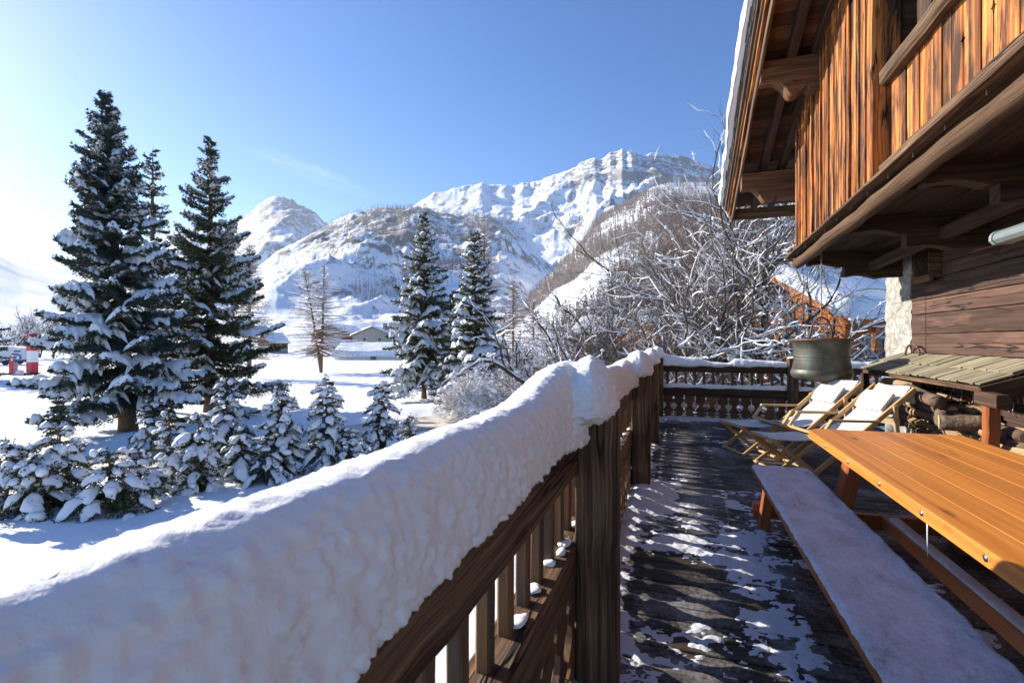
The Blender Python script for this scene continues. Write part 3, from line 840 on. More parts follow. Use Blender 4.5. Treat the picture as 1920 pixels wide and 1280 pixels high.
# low spruce hedge, each little tree its own
hed = [ # px, py base, height m, radius, label
 (12, 962, 1.55, .85, 'small hedge spruce at the left edge of the photo with a bowed snow-capped top'),
 (108, 948, 1.75, .80, 'bushy hedge spruce with two rounded snow caps, second from the left edge'),
 (205, 958, 1.35, .95, 'low wide hedge spruce almost buried in snow by the gap in the hedge'),
 (262, 935, 1.2, .70, 'small hedge spruce beside the gap, under the tallest spruce trunk'),
 (318, 905, 1.75, .70, 'hedge spruce with a lopsided crown right of the tallest spruce trunk'),
 (372, 915, 1.95, .72, 'hedge spruce with long drooping snow fingers at the hedge middle'),
 (425, 882, 2.75, .80, 'taller hedge spruce in front of the second tall spruce trunk'),
 (452, 900, 1.35, .62, 'low hedge spruce with arching snowy boughs by the middle of the hedge'),
 (528, 890, 2.55, .68, 'slim hedge spruce with a bare leading shoot, third from the right end'),
 (500, 905, 1.2, .55, 'rounded dwarf hedge spruce at the foot of the slim hedge spruces'),
 (612, 880, 2.60, .66, 'upright hedge spruce with a thick knobbly top shoot, second from the right end'),
 (655, 885, 1.25, .55, 'low snowy hedge spruce between the two right-hand pointed ones'),
 (716, 865, 2.50, .66, 'pointed hedge spruce near the right end with forked shoots on top'),
 (768, 850, 1.25, .42, 'tiny hedge spruce at the right end just above the rail snow'),
 (60, 965, 1.25, .80, 'low hedge spruce with a hollow arch of snow near the left edge'),
]
for i, (px, py, h, r, lb) in enumerate(hed):
    p = gz(px, py)
    spruce('hedge_spruce', p, h*.93, r*1.0, 100+i, lb, clear=.04, wgap=.22, nbr=7, droop=.85, upt=-.05, snow=.95, sth=.15, step=.050, nl=.062, nw=.013, shape=.55, gapiness=.45, trunk_r=.035, mat='needle_green' if i % 3 else 'needle_blue', blob=.9, snoww=.68, group='low snowy spruces of the hedge', tip=.08)
spruce('young_spruce', gz(283, 845), 1.55, .5, 140, 'little snow-capped spruce standing alone beside the tallest spruce trunk', clear=.3, wgap=.17, nbr=7, droop=.5, upt=0, snow=.95, sth=.11, step=.055, nl=.06, nw=.014, shape=.5, blob=.3, snoww=.8, tip=.1)
spruce('young_spruce', gz(112, 842), 1.35, .42, 141, 'little spruce with a dark top in front of the tallest spruce, left of its trunk', clear=.3, wgap=.17, nbr=7, droop=.5, upt=0, snow=.9, sth=.09, step=.055, nl=.06, nw=.014, shape=.5, blob=.2, snoww=.7, tip=.1)

# bare larches
larch('larch', gz(602, 699), 12.6, 5.6, 21, 'bare larch with a forked trunk standing alone in the snowfield', trunks=((-2.0, .4), (.35, .1)), clear=.17, dens=1.25, snow=.7)
larch('larch', at_depth(468, 46), 13.6, 3.0, 22, 'orange-brown bare larch half hidden behind the second tall spruce', clear=.15, dens=1.9, snow=.15)
larch('larch', at_depth(908, 42), 13.8, 3.2, 23, 'tall bare larch rising behind the narrow snowy spruce', clear=.1, dens=1.8, snow=.2)
larch('larch', at_depth(962, 38), 8.4, 2.6, 24, 'shorter bare larch at the left side of the thicket', clear=.1, dens=1.6, snow=.2)
larch('larch', at_depth(1000, 60), 9.0, 3.6, 25, 'faint bare larch deep behind the left part of the thicket', clear=.1, dens=1.6, snow=.2)

# far bare trees at the left edge
for i, (px, d, h, lb) in enumerate([(48, 95, 12, 'bare grey tree beyond the white vehicle, nearest the left-edge spruce'), (75, 105, 12.5, 'bare grey tree between the red pillar and the far slope'), (100, 100, 10, 'bare grey tree just left of the tallest spruce, far off'), (24, 90, 9, 'low spreading bare tree right above the white vehicle'), (150, 110, 11, 'bare tree seen far off through the tallest spruce')]):
    p = at_depth(px, d)
    st = [(0, 0, (rsx, rsy, 1.0), h*.42, .16) for rsx, rsy in ((-.25, 0), (.22, .1), (0, -.2))]
    bare_tree('bare_tree', p, lb, st, 300+i, dict(lev=3, rmin=.03, nc=[6, 5, 4]), cover=.5, th=.05, rmin=.03, blobn=0)

# thicket of snowy bare trees beyond the far railing
def cdir(dx, dz, dy=0):
    """direction from photo right / up / away components"""
    return (CT*dx-ST*dy, ST*dx+CT*dy, dz)
big = dict(lev=4, nc=[7, 6, 6, 4], rmin=.0045, wob=.12)
bare_tree('snowy_bare_tree', at_depth(1262, 14.5), 'bare tree with one thick snow-covered limb leaning far to the left', [(0, 0, cdir(-.95, 1.0, .1), 3.6, .15), (.1, .1, cdir(-.55, 1.3, .3), 2.6, .07), (0, .2, cdir(.35, 1.2, .3), 2.4, .07)], 41, big, cover=.85, th=.024, blobn=.5, rmin=.007)
bare_tree('snowy_bare_tree', at_depth(1318, 15.5), 'tall bare tree with an upright trunk right of the leaning limb', [(0, 0, cdir(-.12, 1.0, .1), 5.0, .13), (.1, .1, cdir(-.40, 1.1, .2), 4.2, .09)], 42, big, cover=.75, th=.022, blobn=.55, rmin=.007)
bare_tree('snowy_bare_tree', at_depth(1430, 14.0), 'bare tree whose trunk slants up to the right beneath the eave', [(0, 0, cdir(.16, 1.0, .1), 4.0, .13), (.1, .1, cdir(-.28, 1.0, .2), 4.2, .11)], 43, dict(big, nc=[6, 5, 5, 3]), cover=.8, th=.024, blobn=.55, rmin=.007)
bare_tree('snowy_bare_tree', at_depth(1520, 14.5), 'gnarled bare tree loaded with snow directly behind the hanging cauldron', [(0, 0, cdir(.12, 1.0, 0), 2.9, .14), (.1, .1, cdir(.8, .85, .2), 2.4, .08), (.1, .1, cdir(-.9, .7, .2), 2.4, .08)], 44, dict(big, rmin=.007, nc=[5, 4, 3, 2]), cover=.85, th=.026, blobn=.55, rmin=.008)
bare_tree('snowy_bare_tree', at_depth(1655, 13.0), 'bare snow-thick tree beside the white stone corner of the house', [(0, 0, cdir(-.5, 1.0, .2), 2.4, .12), (.1, .1, cdir(-.9, .6, .2), 2.0, .08)], 45, dict(big, rmin=.007, nc=[5, 4, 3, 2]), cover=.9, th=.03, blobn=.55, rmin=.008)
bare_tree('snowy_bare_tree', at_depth(1370, 21), 'slender bare tree deep in the thicket under the end of the eave', [(0, 0, cdir(-.1, 1.0, 0), 4.6, .12), (.2, 0, cdir(.3, 1.0, 0), 4.0, .09)], 46, big, cover=.7, th=.024, blobn=.55, rmin=.007)
bare_tree('snowy_bare_tree', at_depth(1180, 20), 'bare tree with a rounded twiggy crown behind the leaning limb', [(0, 0, cdir(-.3, 1.0, 0), 3.2, .10), (.2, 0, cdir(.25, 1.0, 0), 3.0, .09), (0, .2, cdir(-.8, 1.0, .1), 2.8, .06)], 47, big, cover=.7, th=.024, blobn=.55, rmin=.007)
bare_tree('snowy_bare_tree', at_depth(1235, 22), 'bare tree rising straight behind the corner of the railing', [(0, 0, cdir(-.1, 1.0, 0), 4.4, .10), (.2, 0, cdir(-.45, 1.0, 0), 3.6, .08), (.2, 0, cdir(.3, 1.0, 0), 4.0, .08)], 50, big, cover=.75, th=.026, blobn=.55, rmin=.007)
bare_tree('snowy_bare_tree', at_depth(1095, 18), 'bare tree with thin arching boughs left of the leaning limb', [(0, 0, cdir(-.2, 1.0, 0), 2.6, .08), (.2, 0, cdir(-.7, 1.0, 0), 2.4, .06), (.2, 0, cdir(.4, 1.0, 0), 2.4, .06)], 51, big, cover=.75, th=.022, blobn=.55, rmin=.006)
bare_tree('snowy_bare_tree', at_depth(1398, 22), 'bare tree with fine upright boughs left of the upper chalet wall', [(0, 0, cdir(-.15, 1.0, 0), 4.0, .11), (.2, 0, cdir(.2, 1.0, 0), 4.0, .10)], 48, big, cover=.75, th=.026, blobn=.55, rmin=.007)
bare_tree('birch_tree', at_depth(1300, 28), 'tall bare birch with a pinkish twiggy top reaching above the ridge', [(0, 0, cdir(.08, 1.0, 0), 6.9, .14), (.2, 0, cdir(-.10, 1.0, 0), 6.3, .10), (.2, 0, cdir(.20, 1.0, 0), 6.2, .10)], 49, dict(big, up=.06, nc=[6, 5, 4, 2], rmin=.008, ang=(.3, .7)), twig='twig_red', cover=.10, th=.02, blobn=.1, rmin=.012)
shr = [
 (905, 22.5, 2.6, 'shrub speckled with dark reddish berries and snow beside the narrow spruce', 'twig_red'),
 (950, 20.0, 2.7, 'dense twiggy shrub with snow clots right of the berry shrub', 'twig'),
 (1010, 19.0, 2.9, 'dense brown shrub in the middle of the left thicket', 'twig_larch'),
 (1000, 15.5, 1.9, 'low brown shrub just above the rail snow left of its big hump', 'twig_larch'),
 (1075, 17.0, 2.6, 'broad snowy shrub behind the big hump of rail snow', 'twig'),
 (1075, 24.0, 3.7, 'tall pale shrub rising behind the broad snowy one', 'twig_larch'),
 (1140, 16.0, 2.3, 'tangled shrub under the leaning limb', 'twig'),
 (1200, 19.0, 2.7, 'snowy shrub behind the corner post of the railing', 'twig'),
 (1285, 17.5, 1.9, 'tangled snowy shrub behind the left part of the far railing', 'twig'),
 (1360, 17.0, 1.75, 'snowy shrub behind the middle of the far railing', 'twig'),
 (1385, 18.5, 1.9, 'reddish snowy shrub in front of the orange chalet', 'twig_red'),
 (1340, 26.0, 4.2, 'tall brown shrub far back in the thicket, right of centre', 'twig_larch'),
 (1230, 27.0, 4.0, 'tall reddish shrub far back in the thicket, left of the birch', 'twig_red'),
 (960, 28.0, 3.2, 'pale far shrub behind the dense twiggy one', 'twig_larch'),
 (1600, 14.5, 1.2, 'low snow-covered shrub between the cauldron and the stone corner', 'twig'),
]
for i, (px, d, h, lb, tw) in enumerate(shr):
    rs = np.random.RandomState(700+i); st = []
    for k in range(11):
        a = rs.uniform(0, 6.28); s = rs.uniform(.15, .85); q = rs.uniform(0, .5)
        st.append((q*math.cos(a), q*math.sin(a), (s*math.cos(a), s*math.sin(a), 1.0), h*rs.uniform(.42, .62), rs.uniform(.014, .028)))
    bare_tree('snowy_shrub', at_depth(px, d), lb, st, 800+i, dict(lev=3, nc=[8, 7, 5], rmin=.005, wob=.17, ang=(.3, 1.0), tap=.7), twig=tw, cover=.6, th=.020, rmin=.005, blobn=.5, cat='shrub')
# ------------------------------------------------------------------ terrace deck
def deck_mat():
    m = wood('wet_dark_deck_boards', [(.3, (.010, .008, .007)), (.5, (.034, .026, .020)), (.75, (.10, .076, .056))], su=1, sv=24, bump=.6, vary=.35, rough=.55, spec=.2)
    nt = m.node_tree; g = G(nt); b = nt.nodes['Principled BSDF']
    src = b.inputs['Base Color'].links[0].from_socket
    co = g.n('ShaderNodeTexCoord').outputs['Object']
    n1 = g.noise(g.mapping(co, (1.6, 1.6, 1)), 1.0, 7, .68, .4); n2 = g.noise(co, 38, 4, .7)
    f = g.math('ADD', g.math('MULTIPLY', n1, .7), g.math('MULTIPLY', n2, .3))
    ff = g.ramp(f, [(.46, 0), (.56, .28), (.66, .75)])
    g.l(g.mix(ff, src, (.50, .51, .54)), b.inputs['Base Color'])
    return m
M['deck'] = deck_mat()
mb = MB(); y = -2.2; k = 0
while y < 10.35:
    wdt = .14*random.uniform(.93, 1.07)
    mb.beam((-.62, y+wdt/2, -.018+random.uniform(-.002, .002)), (3.35, y+wdt/2, -.018+random.uniform(-.002, .002)), wdt-.009, .034, ch=.004, seg=3, wob=.0006, seed=k); y += wdt; k += 1
tag(mb.build('terrace_deck', M['deck']), kind='structure')
mb = MB()
for x in (-.5, .3, 1.1, 1.9, 2.7): mb.beam((x, -2.2, -.125), (x, 10.4, -.125), .08, .17)
mb.beam((-.64, -2.2, -.12), (-.64, 10.4, -.12), .04, .22); mb.beam((-.6, 10.42, -.12), (3.35, 10.42, -.12), .22, .04, up=(0, 1, 0))
for x in (-.5, 1.3, 3.0):
    for y in (0, 3.4, 6.8, 10.2): mb.beam((x, y, -2.3), (x, y, -.21), .16, .16)
mb.box((1.4, 4.1, -.235), (3.9, 12.4, .03))
tag(mb.build('terrace_underframe', M['old_wood_dark']), kind='structure')

# snow lying in patches on the deck: a real height field that dips below the boards
nx, ny = 300, 780
xs = np.linspace(-.60, 3.1, nx); ys = np.linspace(.55, 10.15, ny)
X, Y = np.meshgrid(xs, ys, indexing='ij'); p = P3(X, Y)
xf_, yf_ = p[:, 0], p[:, 1]
wig = .10*fbm(p*1.3, 2, 60)
h = -.0145+.018*fbm(p*np.array([1.7, 2.6, 1]), 3, 50)+.020*fbm(p*8, 4, 51)+.011*fbm(p*26, 3, 52)+.006*fbm(p*np.array([70, 70, 1]), 2, 54)
h += .055*np.exp(-(np.clip(xf_+.46+wig*.5, 0, 9)/.17)**2)*(.8+.5*fbm(p*1.4, 2, 53))
h += .15*np.exp(-(((xf_+.27)/.20)**2+((yf_-4.95)/.42)**2))
h += .020*np.exp(-((yf_-4.0+wig*2)/.42)**2)*np.clip((xf_+.25)/.3, 0, 1)*np.clip((1.3-xf_)/.4, 0, 1)
h += .013*np.exp(-((xf_-.50-wig)/.20)**2)*np.clip((5.2-yf_)/.8, 0, 1)*np.clip((yf_-.5)/1, 0, 1)
h += .005*np.clip((5.0-yf_)/1.5, 0, 1)*np.clip((.45-xf_)/.5, 0, 1)
h += .07*np.exp(-(np.clip(10.1-yf_, 0, 9)/.16)**2)
h -= .006*np.clip((yf_-5)/1, 0, 1)
h += .010*np.exp(-((yf_-7.8-wig)/.5)**2)*np.exp(-((xf_-.9)/.5)**2)
h += .010*np.exp(-((xf_-1.35)/.16)**2)*np.clip((4.0-yf_)/.5, 0, 1)
h -= .03*np.clip((xf_-1.75)/.3, 0, 1)
h = np.where(h > 0, h*.75, h); h = np.clip(h, -.03, .2)
V = np.stack([xf_, yf_, h], 1); F = grid_faces(nx, ny)
F = F[h[F].max(1) > -.002]
use = np.unique(F); rm = np.zeros(len(V), int)-1; rm[use] = np.arange(len(use))
dsn = snow_mat('trodden_snow', 18, 90, .5, .5, .02, .005, (.62, .64, .70))
tag(link('snow_patches', raw_mesh('snow_patches', V[use], rm[F], True), dsn), 'trodden snow lying in broken patches on the dark deck', 'snow', kind='stuff')

# ------------------------------------------------------------------ railings
YP = [2.21, 5.09, 7.64, 10.14]
def cut(z):
    zs = [.0, .040, .048, .060, .074, .082, .098, .106, .118, .132, .140, .168, .190, .210, .235, .258, .280, .300, .322, .368, .380, .394, .408, .420, .5]
    cs = [.004, .004, .045, .066, .045, .004, .004, .036, .058, .034, .004, .006, .030, .056, .073, .076, .064, .038, .008, .004, .018, .032, .018, .004, .004]
    return zs, cs
def carved_board(mb, o, A, N, w, th=.026, z0=.03, z1=.465, jit=0, cscale=1):
    zs, cs = cut(0); zs = zs[1:-1]; cs = [c*cscale for c in cs[1:-1]]
    L = [(-w/2+cs[0], z0)]+[(-w/2+c*random.uniform(.92, 1.08), z) for z, c in zip(zs, cs)]+[(-w/2+.002, z1)]
    Rr = [(w/2-.002, z1)]+[(w/2-c*random.uniform(.92, 1.08), z) for z, c in zip(zs[::-1], cs[::-1])]+[(w/2-cs[0], z0)]
    mb.prism((Rr+L)[::1], A, (0, 0, 1), N, th, Vector(o)+Vector(N)*jit)
def seg_rail(parent, y0, y1, z, h, w, name, seed):
    mb = MB(); n = max(2, int(abs(y1-y0)/.12)); mb.beam((-.485, y0, z), (-.485, y1, z), w, h, ch=.014, seg=n, wob=.0045, seed=seed)
    return mb.build(name, M['old_wood'], parent)
rail = empty('deck_railing', (0, 0, 0)); tag(rail, 'long old timber railing running away from the camera, buried under a thick roll of snow', 'railing')
for i, yc in enumerate(YP):
    mb = MB(); mb.beam((-.335, yc, -.02), (-.335, yc, 1.2), .185, .18, up=(0, 1, 0), ch=.02, seg=16, wob=.0045, seed=i+2)
    mb.build('post', M['old_wood'], rail)
ye = [-1.3]+YP
for i in range(4):
    a = ye[i]+(.0 if i == 0 else 0); b = ye[i+1]
    seg_rail(rail, a, b, .98, .14, .14, 'top_rail', 20+i); seg_rail(rail, a, b, .535, .15, .14, 'mid_rail', 30+i)
    mb = MB(); mb.beam((-.485, a, .02), (-.485, b, .02), .10, .05, ch=.01); mb.build('bottom_rail', M['old_wood'], rail)
    n = round((b-a)/.178); 
    for k in range(n):
        yy = a+(k+.5)*(b-a)/n
        if yy < .25: continue
        mb = MB(); mb.beam((-.495, yy, .60), (-.495+random.uniform(-.004, .004), yy+random.uniform(-.006, .006), .92), .042, .050, up=(0, 1, 0), ch=.006, seg=3, wob=.001, seed=k+i*50)
        mb.build('baluster', M['baluster'], rail)
    mb = MB(); n = round((b-a)/.205)
    for k in range(n):
        yy = a+(k+.5)*(b-a)/n
        if yy < -.2: continue
        carved_board(mb, (-.452, yy, 0), (0, 1, 0), (1, 0, 0), (b-a)/n, jit=random.uniform(-.003, .003))
    mb.build('carved_panel', M['baluster'], rail)
# little snow pads left on the mid rail between balusters
bc = []; bs = []
for k in range(34):
    yy = random.uniform(.4, 10)
    bc.append([-.465+random.uniform(-.02, .02), yy, .618]); bs.append([random.uniform(.02, .035), random.uniform(.025, .05), random.uniform(.006, .014)])
for q in range(len(bc)):
    V, F = blobs(np.array(bc[q:q+1]), np.array(bs[q:q+1]), 5)
    link('snow_pad', raw_mesh('snow_pad', V, F, True), M['snow_rail'], rail)

def remesh_snow(name, V, F, vox, parent, mat, disp=(), smooth_it=0, zmin=None):
    me = raw_mesh('tmp', V, F); o = link('tmp', me)
    md = o.modifiers.new('r', 'REMESH'); md.mode = 'VOXEL'; md.voxel_size = vox
    if smooth_it:
        ms = o.modifiers.new('s', 'SMOOTH'); ms.iterations = smooth_it; ms.factor = .5
    dg = bpy.context.evaluated_depsgraph_get(); ev = o.evaluated_get(dg)
    m2 = bpy.data.meshes.new_from_object(ev)
    bpy.data.objects.remove(o)
    n = len(m2.vertices); co = np.empty(n*3, np.float32); m2.vertices.foreach_get('co', co); co = co.reshape(-1, 3)
    nr = np.empty(n*3, np.float32); m2.vertex_normals.foreach_get('vector', nr); nr = nr.reshape(-1, 3)
    d = 0
    for (fr, am, mode, sd) in disp:
        q = fbm(co*fr, 3, sd) if mode == 'f' else np.abs(fbm(co*fr, 3, sd))*2-.6
        d = d+am*q
    if disp is not None and len(disp):
        side = np.clip(1.15-.75*np.clip(nr[:, 2], 0, 1), .25, 1.2)
        co = co+nr*(d*side)[:, None]
    m2.vertices.foreach_set('co', co.astype(np.float32).ravel()); m2.name = name
    m2.polygons.foreach_set('use_smooth', np.ones(len(m2.polygons), bool)); m2.update()
    return link(name, m2, mat, parent)

def snow_roll(path, H, hwi, hwo, zb, n=20):
    """closed roll cross-sections along path; arrays per station. side vector towards the deck"""
    K = len(path); V = []
    for k in range(K):
        c, S = path[k]
        for j in range(n):
            a = 2*math.pi*j/n
            ca, sa = math.cos(a), math.sin(a)
            hw = hwi[k] if ca > 0 else hwo[k]
            x = hw*math.copysign(abs(ca)**.9, ca)
            z = H[k]*(abs(sa)**.78) if sa > 0 else -.03*abs(sa)
            V.append(c+S*x+Vector((0, 0, zb[k]+z)))
    V = np.array([tuple(v) for v in V]); F = [grid_faces(K, n, True), np.array([list(range(n))]), np.array([[(K-1)*n+j for j in range(n)][::-1]])]
    return V, F
def cat_mesh(ms):
    V = []; F = {}; o = 0
    for v, f in ms:
        for q in (f if isinstance(f, list) else [f]): F.setdefault(q.shape[1], []).append(q+o)
        V.append(v); o += len(v)
    return np.concatenate(V), [np.concatenate(q) for q in F.values()]
ms = []
K = 160; yy = np.linspace(-1.1, 10.2, K)
dpost = np.min(np.abs(yy[:, None]-np.array(YP)[None]), axis=1)
near = np.exp(-(dpost/.26)**2)
wav = fbm(P3(yy*.9, 0, 0), 2, 3)
Hh = .236+.022*np.clip((.55-yy)/.3, 0, 1)+.018*wav+.045*near*(yy > 3.5)+.125*np.exp(-(np.abs(yy-2.2)/np.where(yy < 2.2, .42, .26))**2.2)-.03*np.exp(-((dpost-.5)/.2)**2)*(yy > 2.3)
path = [(Vector((-.490+.03*near[k], yy[k], 0)), Vector((1, 0, 0))) for k in range(K)]
ms.append(snow_roll(path, Hh, .092+.006*wav+.03*near, .175+.02*wav, 1.062+.014*fbm(P3(yy*2.5, 0, 5), 2, 4)+0*yy))
V0, F0 = ico()
for i, yc in enumerate(YP):
    sx = [.128, .155, .145, .15][i]; sz = [.255, .225, .22, .22][i]
    V = V0*np.array([sx, sx*[1.9, 1.5, 1.25, 1.2][i], sz]); V[:, 2] = np.where(V[:, 2] < 0, V[:, 2]*.22, V[:, 2])
    ms.append((V+np.array([-.36, yc-.03, 1.195]), F0))
V, F = cat_mesh(ms)
remesh_snow('snow_cap', V, F, .0095, rail, M['snow_rail'], disp=[(2.2, .012, 'f', 1), (13, .006, 'f', 2), (30, .0095, 'r', 5), (58, .007, 'r', 6), (105, .003, 'f', 4)], smooth_it=12)
bc = []; bs = []
rs = np.random.RandomState(5)
for k in range(160):
    y_ = rs.uniform(.3, 10); s_ = rs.uniform(.004, .011)
    bc.append([-.408+rs.uniform(-.01, .008), y_, 1.02+rs.uniform(-.03, .03)]); bs.append([s_*.8, s_*1.4, s_])


# far railing (runs across, at y = 10.15)
fr = empty('deck_railing', (0, 10.15, 0)); tag(fr, 'far timber railing across the end of the terrace with carved panels', 'railing')
FY = .03
px_posts = [2.02]
XP = [-.24, 2.02, 3.9]
for x in XP[1:2]:
    mb = MB(); mb.beam((x, FY-.02, -.02), (x, FY-.02, 1.19), .17, .17, up=(0, 1, 0), ch=.018, seg=12, wob=.004, seed=77); mb.build('post', M['old_wood'], fr)
    V = V0*np.array([.09, .09, .035]); V[:, 2] = np.maximum(V[:, 2], -.005); link('post_snow', raw_mesh('post_snow', V+np.array([x, FY-.02, 1.192]), F0, True), M['snow_rail'], fr)
for a, b, sd in ((-.25, 1.935, 1), (2.105, 3.9, 2)):
    for nm, z, hh in (('top_rail', .98, .14), ('mid_rail', .535, .15)):
        mb = MB(); mb.beam((a, FY, z), (b, FY, z-.01), .11, hh, ch=.012, seg=14, wob=.004, seed=sd+int(z*10)); mb.build(nm, M['old_wood_dark'], fr)
    n = round((b-a)/.168)
    for k in range(n):
        xx = a+(k+.5)*(b-a)/n
        mb = MB(); mb.beam((xx, FY, .60), (xx, FY, .92), .048, .045, up=(0, 1, 0), ch=.005, seg=2, wob=.001, seed=k); mb.build('baluster', M['baluster'], fr)
    n = round((b-a)/.207); mb = MB()
    for k in range(n):
        carved_board(mb, (a+(k+.5)*(b-a)/n, FY+.013, 0), (1, 0, 0), (0, -1, 0), (b-a)/n, jit=random.uniform(-.003, .003), cscale=.8)
    mb.build('carved_panel', M['baluster'], fr)
    K = 60; xx = np.linspace(a, b, K); m_ = []
    if sd == 1: Hh = np.interp(xx, [-.25, .05, .35, .7, .95, 1.05, 1.4, 1.94], [.20, .17, .15, .06, .05, .14, .12, .08])
    else: Hh = .09+.02*np.sin(xx*5)
    path = [(Vector((x, FY, 0)), Vector((0, -1, 0))) for x in xx]
    V, F = snow_roll(path, Hh, .075+0*xx+.02*Hh/.1, .08+0*xx, 1.042+0*xx)
    remesh_snow('snow_cap', V, F, .014, fr, M['snow_rail'], disp=[(4, .02, 'f', 31), (14, .008, 'f', 32), (30, .004, 'r', 33)], smooth_it=4)
    V, F = snow_roll(path, .07+.03*fbm(P3(xx*3, 0, 0), 2, 8), .055+0*xx, .07+0*xx, .607+0*xx)
    remesh_snow('snow_cap', V, F, .014, fr, M['snow_rail'], disp=[(6, .015, 'f', 34), (18, .006, 'f', 35)], smooth_it=3)

# ------------------------------------------------------------------ picnic table
def crust_mat():
    m, nt, b = new_mat('icy_snow_crust'); g = G(nt)
    co = g.n('ShaderNodeTexCoord').outputs['Object']
    n1 = g.noise(g.mapping(co, (1.0, .5, 1)), 7, 7, .7, .6); n2 = g.noise(co, 70, 4, .7)
    f = g.math('ADD', g.math('MULTIPLY', n1, .6), g.math('MULTIPLY', n2, .4))
    g.l(g.ramp(f, [(.36, (.30, .26, .26)), (.44, (.50, .47, .50)), (.56, (.62, .60, .65)), (.7, (.72, .72, .78))]), b.inputs['Base Color'])
    g.l(g.bump(n2, .6, .004, g.bump(n1, .6, .02)), b.inputs['Normal']); b.inputs['Roughness'].default_value = .6; b.inputs['Specular IOR Level'].default_value = .2
    return m
M['crust'] = crust_mat()
tb = empty('picnic_table', (1.54, 2.6, 0)); tag(tb, 'large varnished orange pine picnic table with attached benches, bench top crusted with snow', 'table')
def L(p): return Vector(p)-Vector((1.54, 2.6, 0))
x0, x1, y0, y1, zt = 1.02, 2.08, .4, 4.66, .78
mb = MB(); nb = 7; wb = (x1-x0)/nb
for k in range(nb):
    a = x0+k*wb; b = a+wb; e = .0007; c = .0022; u0 = random.uniform(0, 40); v0 = random.uniform(0, 40)
    yend = y1-(.10 if k == 0 else 0)
    # plan outline with a clipped outer corner
    out = [(a+e, y0), (b-e, y0), (b-e, y1), (a+e+(.085 if k == 0 else 0), y1)]
    if k == 0: out.append((a+e, y1-.11))
    n = len(out); cx = sum(q[0] for q in out)/n; cy = sum(q[1] for q in out)/n
    ins = [(q[0]+(c if q[0] < cx else -c), q[1]+(c if q[1] < cy else -c)) for q in out]
    V = [L((q[0], q[1], zt)) for q in ins]+[L((q[0], q[1], zt-c)) for q in out]+[L((q[0], q[1], zt-.062)) for q in out]
    Fq = [list(range(n)), [2*n+i for i in range(n)][::-1]]; U = [[(q[1]+u0, q[0]+v0) for q in ins], [(q[1]+u0, q[0]+v0) for q in out][::-1]]
    for lv in (0, 1):
        for i in range(n):
            j = (i+1) % n; A0, A1 = (ins if lv == 0 else out)[i], (ins if lv == 0 else out)[j]
            Fq.append([lv*n+i, (lv+1)*n+i, (lv+1)*n+j, lv*n+j])
            zz0 = 0 if lv == 0 else c; zz1 = c if lv == 0 else .062
            U.append([(A0[1]+u0, A0[0]+v0-zz0), (out[i][1]+u0, out[i][0]+v0-zz1), (out[j][1]+u0, out[j][0]+v0-zz1), (A1[1]+u0, A1[0]+v0-zz0)])
    mb.add(V, Fq, U)
mb.build('tabletop', M['table'], tb)
for y in (4.07, 3.58, 3.08, 2.61, 2.14, 1.66, 1.2):
    mb = MB(); mb.tube([L((x0-.003, y, .748)), L((x0+.004, y, .748))], [.013, .013], 12); mb.build('bolt', M['steel'], tb)
mb = MB(); mb.tube([L((x0+.035, y1-.062, .748)), L((x0+.045, y1-.069, .748))], [.012, .012], 12); mb.build('bolt', M['iron'], tb)
for (bx0, nm) in ((.61, 'bench_seat'), (2.13, 'bench_seat')):
    mb = MB()
    for k in range(2): mb.beam(L((bx0+.11+k*.22, y0, .41)), L((bx0+.11+k*.22, y1-.02, .41)), .212, .045, ch=.006, seg=20, wob=.002, seed=k)
    bo = mb.build(nm, M['table_under'], tb)
    nxs, nys = 60, 460
    X, Y = np.meshgrid(np.linspace(bx0+.001, bx0+.440, nxs), np.linspace(y0, y1-.01, nys), indexing='ij'); p = P3(X, Y)
    ex = np.minimum(p[:, 0]-(bx0+.001), bx0+.440-p[:, 0]); ey = y1-.01-p[:, 1]
    edge = np.minimum(ex, ey)+.012*fbm(p*9, 3, 70)+.008*fbm(p*30, 2, 71)
    h = .433+.020*np.clip(edge/.02, -1, 1)**1+.005*fbm(p*7, 3, 72)+.0035*fbm(p*np.array([40, 40, 1]), 3, 73)
    V = np.stack([p[:, 0], p[:, 1], h], 1)-np.array([1.54, 2.6, 0]); F = grid_faces(nxs, nys); F = F[h[F].max(1) > .425]
    link('snow_crust', raw_mesh('snow_crust', V, F, True), M['crust'], bo)
for y in (4.38, .9):
    for sx, bx in ((1, .66), (-1, 2.42)):
        mb = MB(); mb.beam(L((bx, y, .0)), L((bx+sx*.05, y, .39)), .075, .10, up=(0, 1, 0)); mb.build('bench_leg', M['table_under'], tb)
    for xa, xb in ((1.16, 1.30), (1.94, 1.80)):
        mb = MB(); mb.beam(L((xa, y-.02, .0)), L((xb, y-.02, .72)), .095, .15, up=(0, 1, 0), ch=.01); mb.build('table_leg', M['table_under'], tb)
    mb = MB(); mb.beam(L((.60, y+.07, .12)), L((2.48, y+.07, .12)), .06, .11); mb.build('cross_beam', M['table_under'], tb)
mb = MB(); mb.beam(L((1.52, .9, .14)), L((1.52, 4.4, .14)), .10, .10, ch=.008); s_ = mb.build('stretcher', M['table_under'], tb)
xx = np.linspace(1.0, 4.3, 50); path = [(L((1.52, y, 0)), Vector((1, 0, 0))) for y in xx]
V, F = snow_roll(path, .02+.008*fbm(P3(xx*4, 0, 0), 2, 8), .04+0*xx, .04+0*xx, .188+0*xx); link('stretcher_snow', raw_mesh('stretcher_snow', V, F, True), M['crust'], s_)
# an icicle under the table edge
mb = MB(); mb.tube([L((1.045, 2.62, .718)), L((1.045, 2.62, .64)), L((1.045, 2.62, .56))], [.0035, .0025, .001], 6)
ice = plain('ice', (.8, .85, .9), .1, spec=.6); mb.build('icicle', ice, tb)

